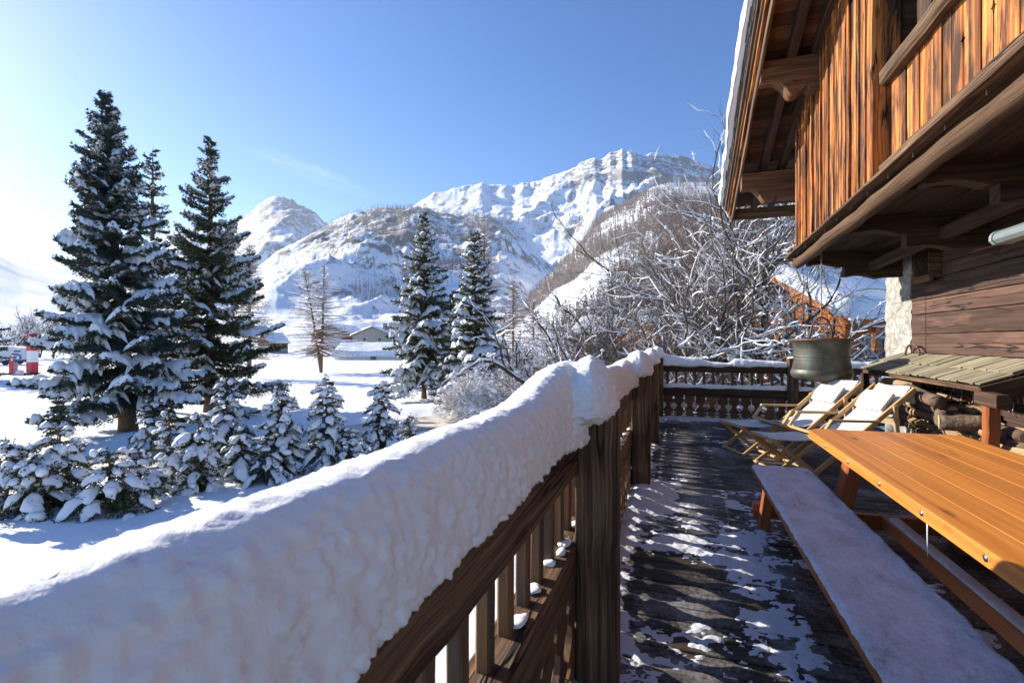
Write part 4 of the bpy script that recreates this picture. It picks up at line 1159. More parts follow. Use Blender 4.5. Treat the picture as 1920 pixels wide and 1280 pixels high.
# ------------------------------------------------------------------ deck chairs and footstools
def deck_chair(loc, rz, label):
    t = empty('deck_chair', loc, rz); tag(t, label, 'deck chair', 'white canvas deck chairs')
    W = .30; T = M['teak']
    for s in (-1, 1):
        mb = MB(); mb.beam((.02, s*W, .97), (-1.10, s*W, .02), .028, .055, up=(0, 0, 1)); mb.build('back_rail', T, t)
        mb = MB(); mb.beam((-1.02, s*(W-.035), .455), (.06, s*(W-.035), .03), .026, .05); mb.build('seat_rail', T, t)
        mb = MB(); mb.beam((-.40, s*(W+.03), .615), (-.93, s*(W+.03), .625), .05, .026); mb.beam((-.915, s*(W+.03), .630), (-1.04, s*(W+.03), .44), .045, .028, up=(1, 0, .3)); mb.build('armrest', T, t)
        mb = MB(); mb.beam((-.22, s*(W+.03), .79), (-.17, s*(W+.03), .02), .028, .05, up=(1, 0, 0)); mb.build('rear_leg', T, t)
    for nm, x, z in (('top_bar', .02, .955), ('front_bar', -1.02, .455), ('foot_bar', .05, .04), ('foot_bar', -1.08, .045)):
        mb = MB(); mb.beam((x, -W, z), (x, W, z), .045, .028); mb.build(nm, T, t)
    # canvas: hangs in a curve from the top bar to the front bar
    n = 26; u = np.linspace(0, 1, n); 
    cx = np.interp(u, [0, .18, .4, .62, .8, 1], [.015, -.13, -.36, -.62, -.84, -1.03]); cz = np.interp(u, [0, .18, .4, .62, .8, 1], [.985, .80, .575, .415, .40, .478])
    k_ = np.ones(5)/5; cx[2:-2] = np.convolve(cx, k_, 'valid'); cz[2:-2] = np.convolve(cz, k_, 'valid')
    m = 12; v = np.linspace(-1, 1, m); U, VV = np.meshgrid(u, v, indexing='ij')
    X = np.repeat(cx[:, None], m, 1); Z = np.repeat(cz[:, None], m, 1)+.012*VV**2-.006*np.sin(U*9+VV*3)*(1-VV**2); Y = VV*.245
    V = np.stack([X, Y, Z], -1).reshape(-1, 3); V2 = V+np.array([.003, 0, -.005]); F = grid_faces(n, m)
    cv = link('canvas', raw_mesh('canvas', np.concatenate([V, V2]), np.concatenate([F, F[:, ::-1]+n*m]), True), M['canvas'], t)
    # flap of cloth thrown back over the top bar and the head pillow
    fl = np.array([(.015, .99), (.05, .985), (.085, .90), (.10, .80)]); X = np.repeat(fl[:, 0:1], 6, 1); Z = np.repeat(fl[:, 1:2], 6, 1); Y = np.repeat(np.linspace(-.2, .245, 6)[None], 4, 0)
    V = np.stack([X, Y, Z], -1).reshape(-1, 3); F = grid_faces(4, 6); link('cloth_flap', raw_mesh('cloth_flap', np.concatenate([V, V+[.004, 0, .002]]), np.concatenate([F, F[:, ::-1]+24]), True), M['canvas'], t)
    pu, pv = np.meshgrid(np.linspace(-1, 1, 14), np.linspace(-1, 1, 12), indexing='ij'); pt = .016+.045*(1-pu**4)**.6*(1-pv**4)**.6
    V = np.concatenate([np.stack([-pt, pu*.215, pv*.12], -1).reshape(-1, 3), np.stack([pt, pu*.215, pv*.12], -1).reshape(-1, 3)]); pf = grid_faces(14, 12); pn_ = 168
    rim = [i*12 for i in range(14)]+[13*12+j for j in range(1, 12)]+[i*12+11 for i in range(12, -1, -1)]+[j for j in range(10, 0, -1)]
    pf = np.concatenate([pf, pf[:, ::-1]+pn_, np.array([[rim[q], rim[(q+1) % len(rim)], rim[(q+1) % len(rim)]+pn_, rim[q]+pn_] for q in range(len(rim))])])
    a = math.radians(38); Rm = np.array([[math.cos(a), 0, math.sin(a)], [0, 1, 0], [-math.sin(a), 0, math.cos(a)]])
    V = V@Rm.T+np.array([-.215, 0, .815]); link('pillow', raw_mesh('pillow', V, pf, True), M['canvas'], t)
    return t
deck_chair((2.10, 7.56, 0), R(21), 'white canvas deck chair nearer the far railing, left of the pair')
deck_chair((2.40, 6.86, 0), R(18), 'white canvas deck chair nearer the woodpile, right of the pair')
def footstool(loc, rz, label):
    t = empty('footstool', loc, rz); tag(t, label, 'footstool', 'folding footstools of the deck chairs')
    T = M['teak']; W = .29
    for s in (-1, 1):
        mb = MB(); mb.beam((-.25, s*W, .385), (.22, s*W, .02), .024, .042); mb.build('leg', T, t)
        mb = MB(); mb.beam((.25, s*(W-.03), .385), (-.22, s*(W-.03), .02), .024, .042); mb.build('leg', T, t)
    for x, z, w_ in ((-.25, .385, W), (.25, .385, W-.03), (.22, .035, W), (-.22, .035, W-.03)):
        mb = MB(); mb.beam((x, -w_, z), (x, w_, z), .036, .026); mb.build('crossbar', T, t)
    n = 10; U, VV = np.meshgrid(np.linspace(-.265, .265, n), np.linspace(-.255, .255, 8), indexing='ij')
    Z = .408-.022*(1-(U/.265)**2); V = np.stack([U, VV, Z], -1).reshape(-1, 3); F = grid_faces(n, 8)
    link('canvas', raw_mesh('canvas', np.concatenate([V, V-[0, 0, .005]]), np.concatenate([F[:, ::-1], F+80]), True), M['canvas'], t)
footstool((.93, 7.32, 0), R(22), 'folding canvas footstool nearer the far railing')
footstool((1.20, 6.48, 0), R(16), 'folding canvas footstool nearer the bench and table')

# ------------------------------------------------------------------ hanging cauldron
def copper():
    m, nt, b = new_mat('verdigris_copper'); g = G(nt)
    co = g.n('ShaderNodeTexCoord').outputs['Object']
    n1 = g.noise(g.mapping(co, (1, 1, .5)), 3.2, 6, .65); n2 = g.noise(co, 14, 5, .6)
    c = g.ramp(n1, [(.30, (.040, .028, .020)), (.46, (.085, .090, .075)), (.64, (.15, .185, .16))])
    c = g.mix(g.math('MULTIPLY', n2, .5), c, (.10, .08, .06))
    g.l(c, b.inputs['Base Color']); b.inputs['Metallic'].default_value = .35; b.inputs['Roughness'].default_value = .5
    g.l(g.bump(n2, .3, .006), b.inputs['Normal']); return m
cp = copper(); cx, cy = atd(1540, 640, 7.0).x, atd(1540, 640, 7.0).y
cd_ = empty('cauldron', (cx, cy, .93)); tag(cd_, 'big green-brown copper cauldron hanging on a rope over the deck', 'cauldron')
mb = MB()
out = [(.0, .0), (.18, .004), (.29, .018), (.355, .048), (.383, .088), (.388, .122), (.376, .160), (.356, .198), (.346, .24), (.345, .345), (.351, .350), (.351, .362), (.347, .366), (.352, .45), (.360, .56), (.368, .60)]
inn = [(.366, .60), (.352, .45), (.345, .30), (.37, .17), (.33, .08), (.2, .03), (0, .02)]
mb.lathe(out+inn, n=64); mb.build('pot', cp, cd_)
mb = MB(); mb.lathe([(.372, .575), (.384, .578), (.386, .605), (.372, .612), (.360, .608), (.360, .58)], n=64); mb.build('rim_band', M['iron'], cd_)
bc = [[.353*math.cos(a), .353*math.sin(a), .356] for a in np.linspace(0, 6.283, 57)[:-1]]; V, F = blobs(np.array(bc), np.full((56, 3), .0065), 1)
link('rivets', raw_mesh('rivets', V, F, True), cp, cd_)
dr = Vector((CT, ST, 0))
mb = MB(); arc = [dr*(-.155*math.cos(math.pi*t/12)) + Vector((0, 0, .60+.315*math.sin(math.pi*t/12)**.8)) for t in range(13)]
arc[0] = dr*-.17+Vector((0, 0, .60)); mb.tube(arc, .012, 8); mb.build('handle', M['iron'], cd_)
mb = MB(); mb.tube([dr*-.25+Vector((0, 0, .625)), dr*-.16+Vector((0, 0, .61)), dr*.16+Vector((0, 0, .61)), dr*.25+Vector((0, 0, .635))], .011, 8)
mb.tube([dr*-.37+Vector((0, 0, .60)), dr*.37+Vector((0, 0, .60))], .010, 8); mb.build('handle_bar', M['iron'], cd_)
rp = MB(); rp.tube([Vector((0.0, 0, .915+k*.02)) + Vector((.004*math.cos(k*1.3), .004*math.sin(k*1.3), 0)) for k in range(48)], .0085, 7)
rp.build('rope', plain('rope', (.30, .24, .17), .9, bump=(120, .6, .003)), cd_)
# ------------------------------------------------------------------ the chalet on the right
ch = empty('old_chalet', (1.82, 5.0, 0)); tag(ch, 'old dark timber chalet with sunlit overhanging gallery, carved brackets and stone corner', 'house')
def C_(p): return Vector(p)-Vector((1.82, 5.0, 0))
class CB(MB):
    def build(s, name, mat, parent=None):
        s.v = [(v[0]-1.82, v[1]-5.0, v[2]) for v in s.v]
        return MB.build(s, name, mat, parent if parent is not None else ch)
M['purlin'] = wood('warm_brown_beams', [(.3, (.035, .014, .007)), (.48, (.12, .055, .026)), (.70, (.28, .15, .075))], su=.9, sv=20, bump=.7, vary=.25)
XF = 1.82; XR = 1.10
SL = .34
def zf(y): return 3.94+SL*(10.89-y)
def zb(y): return 2.88+.030*(8.74-y)
# vertical boards of the gable wall
mb = CB(); y = 5.42; k = 0
while y < 8.74:
    w = random.choice([.04, .05, .06, .075, .09, .11, .13])*random.uniform(.9, 1.1); w = min(w, 8.745-y)
    if w < .02: break
    dx = random.uniform(-.012, .012) + (.02 if w < .075 else 0)
    mb.beam((XF-dx-.014, y+w/2, zb(y)-.03-random.uniform(0, .02)), (XF-dx-.014, y+w/2, zf(y)+.28), w-.003, .032, up=(1, 0, 0), ch=.005, seg=10, wob=.0022, seed=k); y += w; k += 1
mb.build('gallery_wall', M['facade'])
mb = CB(); mb.beam((XF-.03, 5.30, zb(5.3)-.02), (XF-.03, 5.30, zf(5.3)+.3), .10, .24, up=(1, 0, 0), ch=.012, seg=12, wob=.005, seed=9); mb.build('corner_post', M['facade'])
mb = CB(); mb.beam((2.05, 4.98, zb(5.)), (2.05, 4.98, zf(5.)+.3), .2, .2, up=(1, 0, 0), ch=.03, seg=12, wob=.008, seed=10); mb.build('carved_post', M['old_wood_dark'])
mb = CB(); mb.beam((1.86, 8.76, 3.75), (3.3, 8.76, 3.75), .03, 1.8, up=(0, 0, 1)); mb.build('side_wall', M['old_wood_dark'])
mb = CB(); mb.beam((1.86, 5.3, 4.3), (3.1, 5.3, 4.3), .04, 2.9); mb.build('side_wall', M['old_wood_dark'])
# balustrade boards with four-pointed star openings
star = [(-.055, .001), (-.018, .007), (-.006, .014), (0, .032), (.006, .014), (.018, .007), (.055, .001)]
mb = CB(); y = 5.18; k = 0; edges = []
while y > .4:
    w = random.uniform(.10, .15); edges.append((y-w, y)); y -= w
def halfstar(i, zc): return star if i % 3 == 1 else None
for i, (ya, yb) in enumerate(edges):
    zl = zb(yb)-.02; zh = 3.80; zc = 3.52; wd = yb-ya; jit = random.uniform(-.010, .010); zsr = .004
    hi = [(yb-.0015, zl)]+([(yb-.0015-c, zc+z) for z, c in star] if i % 3 == 0 and i > 0 else [])+[(yb-.0015, zh)]
    lo = [(ya+.0015, zh)]+([(ya+.0015+c, zc+z) for z, c in star[::-1]] if i % 3 == 2 else [])+[(ya+.0015, zl)]
    mb.prism([(q[1], q[0]) for q in hi+lo][::-1], (0, 0, 1), (0, 1, 0), (-1, 0, 0), .026, (XF+.02+jit, 0, 0))
mb.build('balustrade_boards', M['facade'])
mb = CB(); mb.beam((XF-.03, 5.24, 3.86), (XF-.03, .3, 3.84), .12, .13, ch=.02, seg=24, wob=.006, seed=3); mb.build('handrail', M['old_wood'])
mb = CB(); mb.beam((XF-.055, 5.36, zb(5.36)+.045), (XF-.055, .3, zb(.3)+.045), .07, .10, ch=.008, seg=20, wob=.003, seed=5); mb.build('bottom_rail', M['old_wood'])
mb = CB(); mb.beam((XF-.07, 8.85, zb(8.85)-.045), (XF-.07, .3, zb(.3)-.045), .20, .03, ch=.004, seg=30, wob=.003, seed=6); mb.build('floor_edge_board', M['old_wood'])
mb = CB(); n = 34
path = [Vector((XF+.0+.008*math.sin(k*.7), 8.80-k*.255, zb(8.80-k*.255)-.145+.006*math.sin(k*1.1))) for k in range(n)]
mb.tube(path, [.078+.006*math.sin(k*2.1)+random.uniform(-.003, .003) for k in range(n)], 14); mb.build('log_beam', M['old_wood'])
for k in range(14):
    nl = CB(); yy = 8.3-k*.47; nl.tube([(XF-.10, yy, zb(yy)-.05), (XF-.10, yy, zb(yy)-.095)], .0035, 5); nl.build('nails', M['hook'])
# soffit planks of the gallery floor
mb = CB(); x = 1.80; k = 0
while x < 3.12:
    w = random.uniform(.16, .24); mb.beam((x+w/2, 8.7, 2.845+random.uniform(-.006, .006)), (x+w/2, .3, 3.07+random.uniform(-.006, .006)), w-.008, .03, seg=16, wob=.004, seed=k); x += w; k += 1
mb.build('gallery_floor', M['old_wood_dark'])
# double carved brackets
def corbel(y, xa, xb, zt, zl, w, seed):
    # profile in x,z: square end, scooped underside, then a small ogee step
    L_ = xb-xa; h = zt-zl
    pts = [(xa, zt), (xa, zt-h*.78), (xa+.03, zt-h*.80)]
    for k in range(9):
        t = k/8; pts.append((xa+.05+t*.36, zt-h*(.80+.20*(1-math.cos(t*math.pi))/2*1.0) + h*.16*math.sin(t*math.pi)))
    pts += [(xa+.44, zt-h*1.0), (xa+.50, zt-h*.93), (xb, zt-h*.93), (xb, zt)]
    m = CB(); m.prism([(p[0], p[1]) for p in pts], (1, 0, 0), (0, 0, 1), (0, 1, 0), w, (0, y-w/2, 0)); return m
for y in (8.56, 6.50, 4.87, 3.15, 1.4):
    zt = zb(y)-.06
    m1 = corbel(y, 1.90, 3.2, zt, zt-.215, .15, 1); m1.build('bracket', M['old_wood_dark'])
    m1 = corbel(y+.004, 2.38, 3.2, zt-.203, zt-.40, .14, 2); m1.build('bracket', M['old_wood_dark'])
mb = CB(); mb.beam((2.72, 8.66, 2.60), (2.72, .3, 2.80), .10, .12); mb.build('inner_beam', M['old_wood_dark'])
# lower wall of long planks
mb = CB(); z = -.05; k = 0; rr = random.Random(4)
while z < 2.95:
    h = rr.choice([.13, .16, .19, .22, .26, .28]); a = .3
    for (ya, yb) in ((.3, 3.6+rr.uniform(-.5, .5)), (None, 8.24)):
        if ya is None: ya = lasty
        mb.beam((3.14+rr.uniform(-.007, .007), ya+.002, z+h/2+.02*0), (3.14+rr.uniform(-.007, .007), yb-.002, z+h/2), .06, h-.007, ch=.007, seg=26, wob=.0022, seed=k*3+1); lasty = yb
    z += h; k += 1
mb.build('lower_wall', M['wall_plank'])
mb = CB(); mb.beam((3.20, .3, 3.4), (3.20, 8.6, 3.4), .04, 6.5); mb.build('inner_wall', plain('shade_black_wood', (.012, .008, .006), .9, var=.4))  # near-black colour paints in the deep shade inside the gallery
# whitewashed stone corner
def stone_mat():
    m, nt, b = new_mat('whitewashed_stone'); g = G(nt)
    co = g.n('ShaderNodeTexCoord').outputs['Object']
    vo = g.n('ShaderNodeTexVoronoi'); vo.feature = 'F1'; g.l(g.mapping(co, (4, 4, 6)), vo.inputs['Vector']); vo.inputs['Scale'].default_value = 1
    v2 = g.n('ShaderNodeTexVoronoi'); v2.feature = 'DISTANCE_TO_EDGE'; g.l(g.mapping(co, (4, 4, 6)), v2.inputs['Vector']); v2.inputs['Scale'].default_value = 1
    n = g.noise(co, 9, 6, .65)
    c = g.ramp(n, [(.3, (.20, .19, .165)), (.5, (.36, .355, .33)), (.7, (.54, .54, .52))])
    hs_ = g.n('ShaderNodeSeparateColor'); g.l(vo.outputs['Color'], hs_.inputs[0])
    c = g.mix(g.math('MULTIPLY', hs_.outputs[0], .45), c, (.28, .24, .18))
    cr = g.ramp(v2.outputs['Distance'], [(0, 0), (.06, 1)])
    c = g.mix(g.math('MULTIPLY', g.math('SUBTRACT', 1, cr), .4), c, (.22, .20, .17))
    g.l(c, b.inputs['Base Color']); b.inputs['Roughness'].default_value = .9
    g.l(g.bump(n, .7, .03, g.bump(cr, .5, .03)), b.inputs['Normal']); return m
def rough_box(x0, x1, y0, y1, z0, z1, st, amp, seed):
    ms = []
    def face(o, A, B, la, lb):
        na, nb = max(2, int(la/st)), max(2, int(lb/st)); U, VV = np.meshgrid(np.linspace(0, la, na), np.linspace(0, lb, nb), indexing='ij')
        ms.append((np.array(o)+U.reshape(-1, 1)*np.array(A)+VV.reshape(-1, 1)*np.array(B), grid_faces(na, nb)))
    face((x0, y0, z0), (0, 1, 0), (0, 0, 1), y1-y0, z1-z0); face((x0, y0, z0), (1, 0, 0), (0, 0, 1), x1-x0, z1-z0)
    face((x0, y1, z0), (1, 0, 0), (0, 0, 1), x1-x0, z1-z0); face((x1, y0, z0), (0, 1, 0), (0, 0, 1), y1-y0, z1-z0)
    V, F = cat_mesh(ms); s = fbm(V*np.array([5, 5, 7]), 3, seed); s2 = fbm(V*np.array([5, 5, 7])+30, 3, seed+1)
    V = V+amp*np.stack([s, s2, 0*s], 1); return V, F
V, F = rough_box(3.10, 3.75, 8.25, 9.12, -2.1, 3.0, .04, .05, 3); V = V-np.array([1.82, 5.0, 0])
link('stone_corner', raw_mesh('stone_corner', V, F, True), stone_mat(), ch)
# roof: purlins, rafters, boards, edge trims, stone slabs, snow
def purlin(y, zt, zl):
    xa = 1.09; h = zt-zl; w = .24
    pts = [(xa, zt), (xa, zt-h*.50), (xa+.04, zt-h*.52)]
    for k in range(11):
        t = k/10; pts.append((xa+.06+t*.22, zt-h*.52+h*.10*math.sin(t*math.pi)-h*.22*t))
    for k in range(9):
        t = k/8; pts.append((xa+.28+.10*t+.0, zt-h*(.74+.26*math.sin(t*math.pi/2))))
    pts += [(xa+.44, zt-h*.98), (xa+.55, zt-h*.80), (xa+.58, zt-h*.92), (3.0, zt-h*.92), (3.0, zt)]
    m = CB(); m.prism(pts, (1, 0, 0), (0, 0, 1), (0, 1, 0), w, (0, y-w/2, 0)); m.build('purlin', M['purlin'])
purlin(9.55, 4.43, 3.92); purlin(7.50, 5.28, 4.80); purlin(5.4, 5.98, 5.5); purlin(3.3, 6.7, 6.2)
YE = 10.95
def rake(m, x, z_off, w, h, ch=.006, seg=30, wob=.003, seed=0, ya=None):
    ya = YE if ya is None else ya
    m.beam((x, ya, zf(ya)+z_off), (x, -3.0, zf(-3.0)+z_off), w, h, up=(0, SL, 1), ch=ch, seg=seg, wob=wob, seed=seed)
for i, (x, zo, w, h) in enumerate(((1.08, .10, .035, .22), (1.035, .19, .04, .10), (1.00, .235, .04, .07), (.965, .28, .05, .06))):
    mb = CB(); rake(mb, x, zo, w, h, seed=i); mb.build('edge_trim', M['facade'] if i in (1,) else M['old_wood'])
for i, x in enumerate((1.46, 1.76)):
    mb = CB(); rake(mb, x, .215, .11, .15, seed=i+9, wob=.005, ya=10.8); mb.build('rafter', M['old_wood_dark'])
mb = CB(); y = YE; k = 0
while y > -3:
    w = random.uniform(.16, .27); ym = y-w/2
    mb.beam((1.03, ym, zf(ym)+.325+random.uniform(-.004, .004)), (4.6, ym, zf(ym)+.325), w*1.03, .028, up=(0, SL, 1), seg=4, wob=.003, seed=k); y -= w; k += 1
mb.build('roof_boards', M['soffit'])
mb = CB(); mb.beam((1.05, YE-.02, zf(YE)+.16), (4.6, YE-.02, zf(YE)+.16), .04, .22); mb.build('eave_board', M['old_wood'])
slate = plain('stone_slab', (.11, .10, .095), .9, bump=(12, .8, .03), var=.4, sc=8)
mb = CB(); rs = random.Random(8)
for lay in range(3):
    y = YE+.05
    while y > -3:
        w = rs.uniform(.16, .34); ym = y-w/2; xo = .93-.015*lay+rs.uniform(-.015, .015); mb.beam((xo, ym, zf(ym)+.365+lay*.032), (4.6, ym, zf(ym)+.365+lay*.032), w*1.0, .027, up=(0, SL, 1), ch=.006, seed=int(y*100)); y -= w
mb.build('stone_slabs', slate)
sn = MB(); m_ = []
Kx, Ky = 46, 200
X, Y = np.meshgrid(np.linspace(0, 1, Kx)**1.6*3.7, np.linspace(-3, YE+.10, Ky), indexing='ij'); p = P3(X, Y)
e = np.minimum(np.clip(p[:, 0]/.12, 0, 1), np.clip((YE+.10-p[:, 1])/.15, 0, 1)); thick = .13+.17*np.sqrt(np.clip(1-(1-e)**2, 0, 1))+.05*fbm(p*1.5, 3, 90)
xo = .815+.045*fbm(P3(0*p[:, 0], p[:, 1]*1.4), 3, 91)+.02*fbm(P3(0*p[:, 0], p[:, 1]*5), 2, 92)
Vt = np.stack([xo+p[:, 0], p[:, 1], zf(p[:, 1])+.44+thick], 1); Vb = np.stack([xo+p[:, 0]+.02*(p[:, 0] < .01), p[:, 1], zf(p[:, 1])+.435], 1)
F1 = grid_faces(Kx, Ky); V = np.concatenate([Vt, Vb])-np.array([1.82, 5.0, 0]); n0 = Kx*Ky
sd = [[j, j+1, n0+j+1, n0+j] for j in range(Ky-1)]+[[i*Ky+Ky-1, (i+1)*Ky+Ky-1, n0+(i+1)*Ky+Ky-1, n0+i*Ky+Ky-1] for i in range(Kx-1)]
link('roof_snow', raw_mesh('roof_snow', V, np.concatenate([F1, F1[:, ::-1]+n0, np.array(sd)]), True), M['snow'], ch)

# lattice box and lamp
t = empty('lattice_box', (3.10, 7.64, 2.29)); tag(t, 'small wooden lattice box fixed to the dark wall under the gallery', 'vent box')
mb = MB(); mb.beam((-.09, 0, .0), (-.09, 0, .012), .42, .02, up=(0, 1, 0))
mb = MB(); mb.box((-.06, -.20, .20), (.12, .02, .38)); mb.box((-.06, .20, .20), (.12, .02, .38)); mb.box((-.06, 0, .40), (.12, .42, .02)); mb.build('frame', M['old_wood'], t)
mb = MB()
for k in range(-5, 6):
    for s in (-1, 1):
        a = Vector((-.108-.004*s, k*.075-.19, .02)); b = Vector((-.108-.004*s, k*.075+.19, .40))
        if s < 0: a, b = Vector((a.x, b.y, .02)), Vector((a.x, a.y, .40))
        # clip to the frame
        pts = []
        for q in np.linspace(0, 1, 41):
            p_ = a.lerp(b, q)
            if abs(p_.y) < .192: pts.append(p_)
        if len(pts) > 2: mb.beam(pts[0], pts[-1], .004, .016, up=(1, 0, 0), ch=.001)
mb.build('lattice', M['old_wood'], t)
mb = MB(); mb.box((-.10, 0, .01), (.035, .44, .085)); mb.build('bottom_board', M['baluster'], t)
t = empty('outdoor_lamp', (2.30, 3.9, 2.27)); tag(t, 'grey-green half-round metal lamp hanging below the gallery at the right edge', 'lamp')
mb = MB(); n = 12; V = []; F = []
prof = [(.072*math.cos(a), .055*math.sin(a)) for a in np.linspace(0, math.pi, n)]+[(-.072, -.02), (-.05, -.045), (.05, -.045), (.072, -.02)]
mb.prism(prof, (1, 0, 0), (0, 0, 1), (0, 1, 0), -1.4, (0, .70, 0)); mb.build('shade', plain('lamp_metal', (.24, .29, .28), .35, metal=.4, var=.1), t)
mb = MB(); mb.prism([(a*1.12, b*1.12) for a, b in prof], (1, 0, 0), (0, 0, 1), (0, 1, 0), -.03, (0, .72, 0)); mb.build('end_cap', plain('lamp_cap', (.30, .35, .34), .4, metal=.3), t)
mb = MB(); mb.tube([(0, -.3, .05), (0, -.3, .60)], .012, 8); mb.build('hanger', M['iron'], t)

# ------------------------------------------------------------------ lean-to over the woodpile
lt = empty('lean_to', (2.86, 7.0, 0)); tag(lt, 'low lean-to of weathered grey shingles over the woodpile against the house wall', 'lean-to')
class LB(MB):
    def build(s, name, mat, parent=None):
        s.v = [(v[0]-2.86, v[1]-7.0, v[2]) for v in s.v]; return MB.build(s, name, mat, parent if parent is not None else lt)
mb = LB(); rs = random.Random(3)
for row, (xa, xb, za, zb_) in enumerate(((2.58, 2.90, 1.115, 1.235), (2.82, 3.10, 1.222, 1.33))):
    y = 5.5
    while y < 8.5:
        w = rs.uniform(.07, .13); o_ = rs.uniform(-.012, .012); zz = rs.uniform(-.004, .006)
        mb.beam((xa+o_, y+w/2, za+zz), (xb, y+w/2+rs.uniform(-.004, .004), zb_+zz+rs.uniform(-.003, .003)), w-.006, .016, ch=.003, seg=3, wob=.002, seed=int(y*77)+row); y += w
mb.build('shingles', M['shingle'])
mb = LB(); mb.beam((2.63, 5.45, 1.065), (2.63, 8.5, 1.065), .05, .05); mb.build('batten', M['old_wood'])
mb = LB(); mb.beam((2.90, 5.5, 1.17), (2.90, 8.5, 1.17), .05, .05); mb.build('batten', M['old_wood'])
mb = LB(); mb.beam((2.58, 5.46, 1.02), (3.12, 5.46, 1.20), .03, .16); mb.beam((2.60, 5.53, 1.0), (2.60, 5.2, .99), .10, .12, ch=.01); mb.build('end_board', M['old_wood_dark'])
mb = LB(); mb.beam((2.62, 5.42, -.02), (2.62, 5.42, .955), .10, .09, up=(0, 1, 0), ch=.012, seg=12, wob=.005, seed=2); mb.build('post', M['table_under'])
mb = LB(); mb.beam((2.62, 8.45, -.02), (2.62, 8.45, 1.04), .09, .09, up=(0, 1, 0), ch=.01, seg=8, wob=.004, seed=3); mb.build('post', M['old_wood_dark'])
mb = LB(); mb.beam((3.04, 1.5, .98), (3.04, 8.3, .98), .08, .12, seg=10, wob=.003); mb.build('hook_rail', M['old_wood_dark'])
for k in range(16):
    y = 7.6-k*.22; mb = LB(); mb.tube([(2.99, y, .94), (2.99, y, .89), (2.985, y, .845), (2.965, y, .835), (2.955, y, .85)], .005, 6); mb.build('hook', M['hook'])
mb = MB(); mb.tube([Vector((0, .21*math.cos(a), .15*math.sin(a))) for a in np.linspace(0, math.pi, 17)], .013, 8)
o = mb.build('iron_hoop', M['iron']); o.location = (3.03, 8.02, 1.315); tag(o, 'dark curved iron hoop standing on the lean-to roof at its back corner', 'hoop')

# firewood
def log(i, c, d, L_, r, kind, label):
    rs = random.Random(900+i); c = Vector(c); d = Vector(d).normalized()
    t = empty('firewood_log', c); tag(t, label, 'log', 'firewood logs piled under the lean-to')
    a = -d*L_/2; b = d*L_/2
    if kind == 'round':
        K = 7; pth = [a.lerp(b, k/(K-1))+Vector((rs.uniform(-1, 1), rs.uniform(-1, 1), rs.uniform(-1, 1)))*.006 for k in range(K)]
        m = MB(); m.tube(pth, [r*rs.uniform(.95, 1.06) for _ in range(K)], 12); m.build('bark', M['log_bark'], t)
        for s, e in ((-1, a), (1, b)):
            m = MB(); m.tube([e-d*.004*s, e+d*.003*s], [r*.93, r*.91], 14, smooth=False); m.build('cut_end', M['log_end'], t)
    else:
        up = Vector((rs.uniform(-1, 1), rs.uniform(-1, 1), rs.uniform(-1, 1))); A = d.cross(up).normalized(); B = A.cross(d).normalized()
        prof = [(0, -r*.5), (r*.95, r*.35), (r*.6, r*.75), (0, r*.9), (-r*.6, r*.72), (-r*.9, r*.3)]
        m = MB(); m.sweep([a.lerp(b, k/5) for k in range(6)], [(A, B)]*6, prof, wob=.006, seed=i); m.build('split_wood', M['split_wood'], t)
    return t
rs = random.Random(12); idx = 0
def heap(y): return np.interp(y, [3.4, 4.6, 5.4, 5.8, 6.3, 6.9, 7.3, 8.2], [.24, .40, .66, .68, .74, .86, .98, 1.0])
for lay in range(10):
    z = .06+lay*.10
    for xi in range(4):
        x = 2.72+xi*.105+rs.uniform(-.02, .02)
        y = 3.6+rs.uniform(0, .3)
        while y < 8.1:
            Ll = rs.uniform(.38, .55)
            if z < heap(y)-.0 and not (5.33 < y-Ll/2-.02 and y-Ll/2 < 5.5 and xi == 0) and y > 4.3 and (z > heap(y)-.24 or (xi < 2 and z > .38)):
                kd = 'round' if rs.random() < .22 else 'split'
                lb = 'split firewood log in the pile under the lean-to' if kd == 'split' else 'round unsplit firewood log in the pile under the lean-to'
                log(idx, (x, y, z+rs.uniform(-.01, .01)), (rs.uniform(-.28, .28), 1, rs.uniform(-.12, .12)), Ll, rs.uniform(.045, .062), kd, lb); idx += 1
            y += Ll+rs.uniform(-.02, .06)
log(200, (2.58, 5.78, .725), (1, -.35, .05), .34, .075, 'round', 'pale sawn log end facing out beside the brown lean-to post')
log(201, (2.60, 6.20, .72), (.4, 1, .02), .62, .065, 'round', 'long bark-covered log lying at the front edge of the woodpile by the post')
log(202, (2.64, 6.75, .89), (.1, 1, .05), .95, .07, 'round', 'longest dark log resting across the middle of the woodpile')

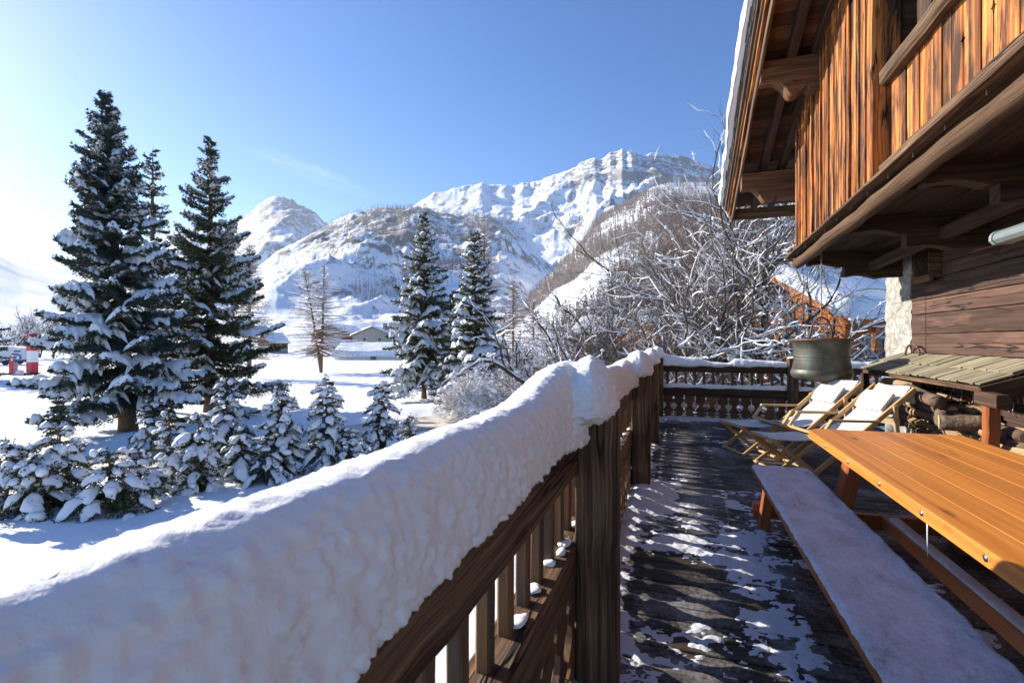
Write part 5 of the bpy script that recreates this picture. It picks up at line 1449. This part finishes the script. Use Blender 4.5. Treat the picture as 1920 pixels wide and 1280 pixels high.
# ------------------------------------------------------------------ other houses
def mk(nm, c1, v=.2, r=.8): M[nm] = plain(nm, c1, r, var=v)
mk('plaster_white', (.74, .73, .70), .05); mk('plaster_grey', (.42, .44, .42), .1); mk('brown_boards', (.16, .06, .03), .3); mk('glass_dark', (.05, .07, .09), .1, .1); mk('pale_trim', (.5, .52, .5), .1)
M['orange_boards'] = wood('orange_chalet_boards', [(.3, (.20, .055, .015)), (.5, (.38, .13, .03)), (.75, (.55, .22, .06))], su=.8, sv=7, bump=.4, vary=.3)
M['stone_small'] = plain('rubble_stone', (.33, .31, .28), .9, bump=(5, .8, .05), var=.45, sc=5)
def house(loc, rz, Lx, Ly, hw, pitch, label, wall='brown_boards', base='stone_small', over=.7, snow=.45, chim=None, wins=3, balcony=False, wall_gable=None, name='chalet', trim='brown_boards', floors=2):
    """ridge along local x; gables at x=±Lx/2"""
    t = empty(name, loc, rz); tag(t, label, 'house')
    hb = hw*.42; rh = pitch*Ly/2
    mb = MB(); mb.box((0, 0, hb/2-.6), (Lx, Ly, hb+1.2)); mb.build('base_wall', M[base], t)
    mb = MB(); mb.prism([(-Ly/2+.03, hb), (Ly/2-.03, hb), (Ly/2-.03, hw), (0, hw+rh), (-Ly/2+.03, hw)], (0, 1, 0), (0, 0, 1), (1, 0, 0), Lx-.06, (-Lx/2+.03, 0, 0)); mb.build('wall', M[wall], t)
    sl = math.hypot(Ly/2+over, pitch*(Ly/2+over)); 
    rf = MB(); ov = Ly/2+over; z0 = hw-pitch*over
    rf.prism([(-ov, z0), (0, hw+rh), (ov, z0), (ov, z0+.22), (0, hw+rh+.22), (-ov, z0+.22)], (0, 1, 0), (0, 0, 1), (1, 0, 0), Lx+over*2, (-Lx/2-over, 0, 0)); r_ = rf.build('roof', M[trim], t)
    # snow blanket
    nx_, ny_ = 26, 30; X, Y = np.meshgrid(np.linspace(-Lx/2-over-.05, Lx/2+over+.05, nx_), np.linspace(-ov-.08, ov+.08, ny_), indexing='ij'); p = P3(X, Y)
    e = np.minimum(np.clip(np.minimum(p[:, 0]-X.min(), X.max()-p[:, 0])/.3, 0, 1), np.clip(np.minimum(p[:, 1]-Y.min(), Y.max()-p[:, 1])/.3, 0, 1))
    zr = hw+rh+.22-pitch*np.abs(p[:, 1]); zt = zr+.02+snow*np.sqrt(np.clip(1-(1-e)**2, 0, 1))*(1+.2*fbm(p*.6, 2, 5))
    V = np.concatenate([np.stack([p[:, 0], p[:, 1], zt], 1), np.stack([p[:, 0], p[:, 1], zr+.005], 1)]); F1 = grid_faces(nx_, ny_)
    link('roof_snow', raw_mesh('roof_snow', V, np.concatenate([F1, F1[:, ::-1]+nx_*ny_]), True), M['snow'], r_)
    if chim:
        mb = MB(); mb.box((chim[0], chim[1], hw+rh+.3), (chim[2], chim[2], 2.4)); mb.box((chim[0], chim[1], hw+rh+1.55), (chim[2]*1.25, chim[2]*1.25, .14)); mb.build('chimney', M['pale_trim' if False else 'stone_small'], r_)
    for side in (-1, 1):
        for fl in range(floors):
            zc = hb*.55 if fl == 0 else hb+(hw-hb)*.5
            for k in range(wins):
                x = (k+.5)/wins*Lx-Lx/2; ww, wh = min(1.1, Lx/wins*.5), 1.0
                f = MB(); f.box((x, side*(Ly/2+.03), zc), (ww+.2, .10, wh+.2)); fo = f.build('window', M['pale_trim'], t)
                f = MB(); f.box((x, side*(Ly/2+.07), zc), (ww, .06, wh)); f.build('pane', M['glass_dark'], fo)
    for side in (-1, 1):
        for k in (-1, 1):
            for zc in ((hb*.55, hb+(hw-hb)*.55) if floors > 1 else (hb+(hw-hb)*.5,)):
                f = MB(); f.box((side*(Lx/2+.03), k*Ly*.2, zc), (.10, 1.3, 1.2)); fo = f.build('window', M['pale_trim'], t)
                f = MB(); f.box((side*(Lx/2+.07), k*Ly*.2, zc), (.06, 1.1, 1.0)); f.build('pane', M['glass_dark'], fo)
    if balcony:
        for side in (-1, 1):
            mb = MB(); mb.box((0, side*(Ly/2+.5), hb), (Lx, 1.0, .12)); mb.box((0, side*(Ly/2+.96), hb+.95), (Lx, .08, .10))
            for k in range(int(Lx/.22)): mb.box((-Lx/2+.11+k*.22, side*(Ly/2+.96), hb+.5), (.15, .03, .85))
            mb.build('balcony', M[wall], t)
            for x in (-Lx/2+.1, -Lx/6, Lx/6, Lx/2-.1):
                mb = MB(); mb.beam((x, side*(Ly/2+.95), -.5), (x, side*(Ly/2+.95), hw-.3), .16, .16); mb.build('pillar', M['orange_boards'], t)
    return t
GZv = Vector((0, 0, GZ))
def hp(px, d, z=GZ): p = atd(px, 640, d); return Vector((p.x, p.y, z))
gc_ = hp(1462, 19.0); house(gc_+Vector((math.cos(R(33))*4.0, math.sin(R(33))*4.0, 0)), R(33), 8.0, 5.6, 4.35, .55, 'orange wooden chalet with snowy roof seen through the branches behind the cauldron', wall='orange_boards', trim='orange_boards', over=.6, balcony=True, snow=.45)
house(hp(1255, 52), TH+R(20), 8, 7, 4.5, .5, 'small brown chalet half hidden behind the leaning tree limb', wall='orange_boards', over=.8, balcony=True)
house(hp(1150, 75), TH+R(-30), 9, 8, 5.0, .5, 'brown chalet deep behind the thicket, left of the small one', wall='brown_boards', over=.8, balcony=True)
house(hp(1395, 45), TH+R(65), 8, 7, 5.0, .5, 'brown chalet behind the tree trunks left of the orange chalet', wall='orange_boards', over=.8, balcony=True)
house(hp(708, 175, -2), TH+R(90), 14, 13, 5.6, .42, 'grey chalet with brown gable, big windows and a square chimney by the slope', wall='stone_small', base='stone_small', trim='brown_boards', over=1.2, chim=(-2, -3.5, 1.7), wins=4)
house(hp(640, 190, -2), TH+R(80), 15, 16, 6.2, .42, 'wide chalet with low brown gable seen through the forked larch', wall='brown_boards', trim='brown_boards', over=1.2, wins=4)
house(hp(622, 120, -2), TH+R(85), 8, 9, 1.6, .45, 'low hut with a brown gable behind the forked larch', wall='brown_boards', over=.6, wins=2, floors=1)
house(hp(712, 98, -2), TH+R(0), 15, 9, .9, .38, 'long low white building with a broad snow-covered roof behind the net fence', wall='plaster_white', base='plaster_white', trim='plaster_white', over=.6, wins=1, snow=.6, floors=1)
house(hp(512, 150, -2), TH+R(60), 6, 6, 3.2, .8, 'small steep-roofed wooden hut between the second tall spruce and the larch', wall='brown_boards', over=.5, wins=1, floors=1)

# net fence in the snowfield
nf = empty('net_fence', hp(655, 72)); tag(nf, 'tall thin net fence on posts in front of the low white building', 'fence')
ax = Vector((CT, ST, 0)); M['fpost'] = plain('fence_post', (.35, .36, .38), .6); M['fwire'] = plain('fence_wire', (.4, .41, .43), .6)
for k in range(27):
    mb = MB(); c = ax*(-9+k*.72); mb.tube([c+Vector((0, 0, -.3)), c+Vector((0, 0, 2.5))], .022 if k % 3 == 0 else .008, 5); mb.build('post', M['fpost'], nf)
for z in (.5, 1.0, 1.5, 2.0, 2.5): mb = MB(); mb.tube([ax*-9+Vector((0, 0, z)), ax*9.7+Vector((0, 0, z))], .009, 4); mb.build('wire', M['fwire'], nf)

# white vehicle, red and white pillar, welcome figure, banners
vh = empty('white_truck', hp(8, 74), TH+R(4)); tag(vh, 'long white truck with three slanted dark stripes, cut by the left edge', 'truck')
mb = MB(); mb.prism([(-5, .75), (3.3, .75), (3.6, 1.4), (3.2, 2.5), (2.2, 2.75), (-5, 2.9)], (1, 0, 0), (0, 0, 1), (0, 1, 0), 2.4, (0, -1.2, 0)); bd = mb.build('body', M['plaster_white'], vh)
dk = plain('dark_stripe', (.04, .045, .05), .5)
for k, (xa, z) in enumerate(((2.35, 2.05), (2.05, 1.6), (1.75, 1.15))):
    mb = MB(); mb.prism([(xa, z-.11), (xa+.95, z-.11), (xa+1.05, z+.11), (xa+.12, z+.11)], (1, 0, 0), (0, 0, 1), (0, -1, 0), .02, (0, -1.2, 0)); mb.build('stripe', dk, bd)
for x in (-4, -2.6, 1.2, 2.6):
    for s in (-1, 1):
        mb = MB(); mb.tube([(x, s*1.15-.12, .5), (x, s*1.15+.12, .5)], [.5, .5], 18); mb.build('wheel', dk, vh)
mb = MB(); mb.box((2.9, 0, .62), (1.0, 2.2, .3)); mb.build('bumper', dk, vh)
red = plain('red_vinyl', (.55, .03, .045), .5, var=.05); wht = plain('white_vinyl', (.78, .79, .80), .5, var=.03); blk = plain('black_base', (.03, .03, .035), .7)
pl = empty('advertising_pillar', gz(61, 702), TH-R(20)); tag(pl, 'tall red and white advertising pillar standing in the snow', 'pillar')
def slab(z0, z1, mat, nm, top=False):
    m = MB(); pts = [(-.42, z0), (.42, z0), (.42, z1 if not top else z1-.5), (.0 if top else .42, z1), (-.42, z1)] if top else [(-.42, z0), (.42, z0), (.42, z1), (-.42, z1)]
    m.prism(pts, (1, 0, 0), (0, 0, 1), (0, 1, 0), .62, (0, -.31, 0)); return m.build(nm, mat, pl)
slab(.25, 1.35, red, 'lower_panel'); slab(1.354, 2.55, wht, 'middle_panel'); hd = slab(2.554, 4.35, red, 'upper_panel', True)
mb = MB(); mb.box((-.46, 0, 2.0), (.05, .62, 3.5)); mb.build('side_panel', red, pl)
mb = MB(); mb.box((0, 0, .12), (1.15, .9, .24)); mb.build('base', blk, pl)
mb = MB(); mb.prism([(0, -.10), (.09, .02), (.045, .07), (0, .03), (-.045, .07), (-.09, .02)], (1, 0, 0), (0, 0, 1), (0, -1, 0), .01, (0, -.311, 3.86)); mb.box((0, -.316, 3.68), (.55, .01, .045)); mb.build('emblem', wht, hd)
fg = empty('welcome_figure', gz(26, 702), TH); tag(fg, 'small painted figure with outstretched arms holding a round blue disc beside the pillar', 'statue')
grey = plain('grey_coat', (.33, .36, .38), .7); skin = plain('painted_skin', (.6, .35, .25), .6)
mb = MB(); mb.tube([(0, 0, .0), (0, 0, .45), (0, 0, 1.0), (0, 0, 1.5), (0, 0, 1.62)], [.30, .30, .33, .27, .1], 14); mb.build('body', grey, fg)
mb = MB(); mb.box((.0, -.27, .85), (.36, .16, 1.3)); mb.build('red_front', red, fg)
V = V0*np.array([.16, .16, .19])+np.array([0, 0, 1.80]); link('head', raw_mesh('head', V, F0, True), skin, fg)
mb = MB(); mb.lathe([(.17, 1.86), (.165, 1.93), (.11, 2.02), (.0, 2.05)], n=16); mb.build('hat', red, fg)
for s, e in ((-1, (-.98, 0, 1.72)), (1, (.72, 0, 1.62))):
    mb = MB(); mb.tube([(s*.2, 0, 1.48), (s*.5, 0, 1.50), e], [.10, .09, .06], 8); mb.build('arm', blk, fg)
    V = V0*.075+np.array([e[0]+s*.06, 0, e[2]]); link('hand', raw_mesh('hand', V, F0, True), skin, fg)
mb = MB(); mb.tube([(.52, -.10, 1.86), (.52, -.04, 1.86)], [.34, .34], 24); ds = mb.build('disc', plain('blue_disc', (.06, .22, .55), .5), fg)
mb = MB(); mb.prism([(-.15, -.18), (.16, -.14), (.1, .1), (.02, .22), (-.1, .05)], (1, 0, 0), (0, 0, 1), (0, -1, 0), .012, (.52, -.101, 1.86)); mb.build('emblem', wht, ds)
V = V0*np.array([.45, .35, .38])+np.array([.55, .1, .2]); link('snow_heap', raw_mesh('snow_heap', V, F0, True), M['snow'], fg)
for i, (px, c, zt_, lb) in enumerate(((1060, red, 3.2, 'thin red banner at the left of the flags seen through the twigs'), (1077, plain('blue_banner', (.03, .08, .45), .6), 3.6, 'thin blue banner seen through the twigs'), (1087, red, 3.9, 'tall red banner right of the blue one'), (1111, red, 2.8, 'short red banner at the right of the flags'))):
    b_ = empty('banner', hp(px, 48), TH); tag(b_, lb, 'banner', 'banners in the village square')
    mb = MB(); mb.tube([(0, 0, -.3), (0, 0, zt_+.2)], .035, 6); mb.build('pole', M['steel'], b_)
    mb = MB(); mb.box((.22, 0, zt_-1.1), (.38, .02, 2.0)); mb.build('cloth', c, b_)
# small mast on the summit
for px, h_, lb in ((1166, 22, 'tiny mast on the highest rocky summit'),):
    p_ = atd(px, 284, 3000); o_ = empty('summit_mast', p_); tag(o_, lb, 'mast'); mb = MB(); mb.tube([(0, 0, -20), (0, 0, h_)], [1.6, .8], 6); mb.build('pole', M['pale_trim'], o_); mb = MB(); mb.tube([(-5, 0, h_*.7), (5, 0, h_*.7)], .6, 5); mb.build('crossbar', M['pale_trim'], o_)
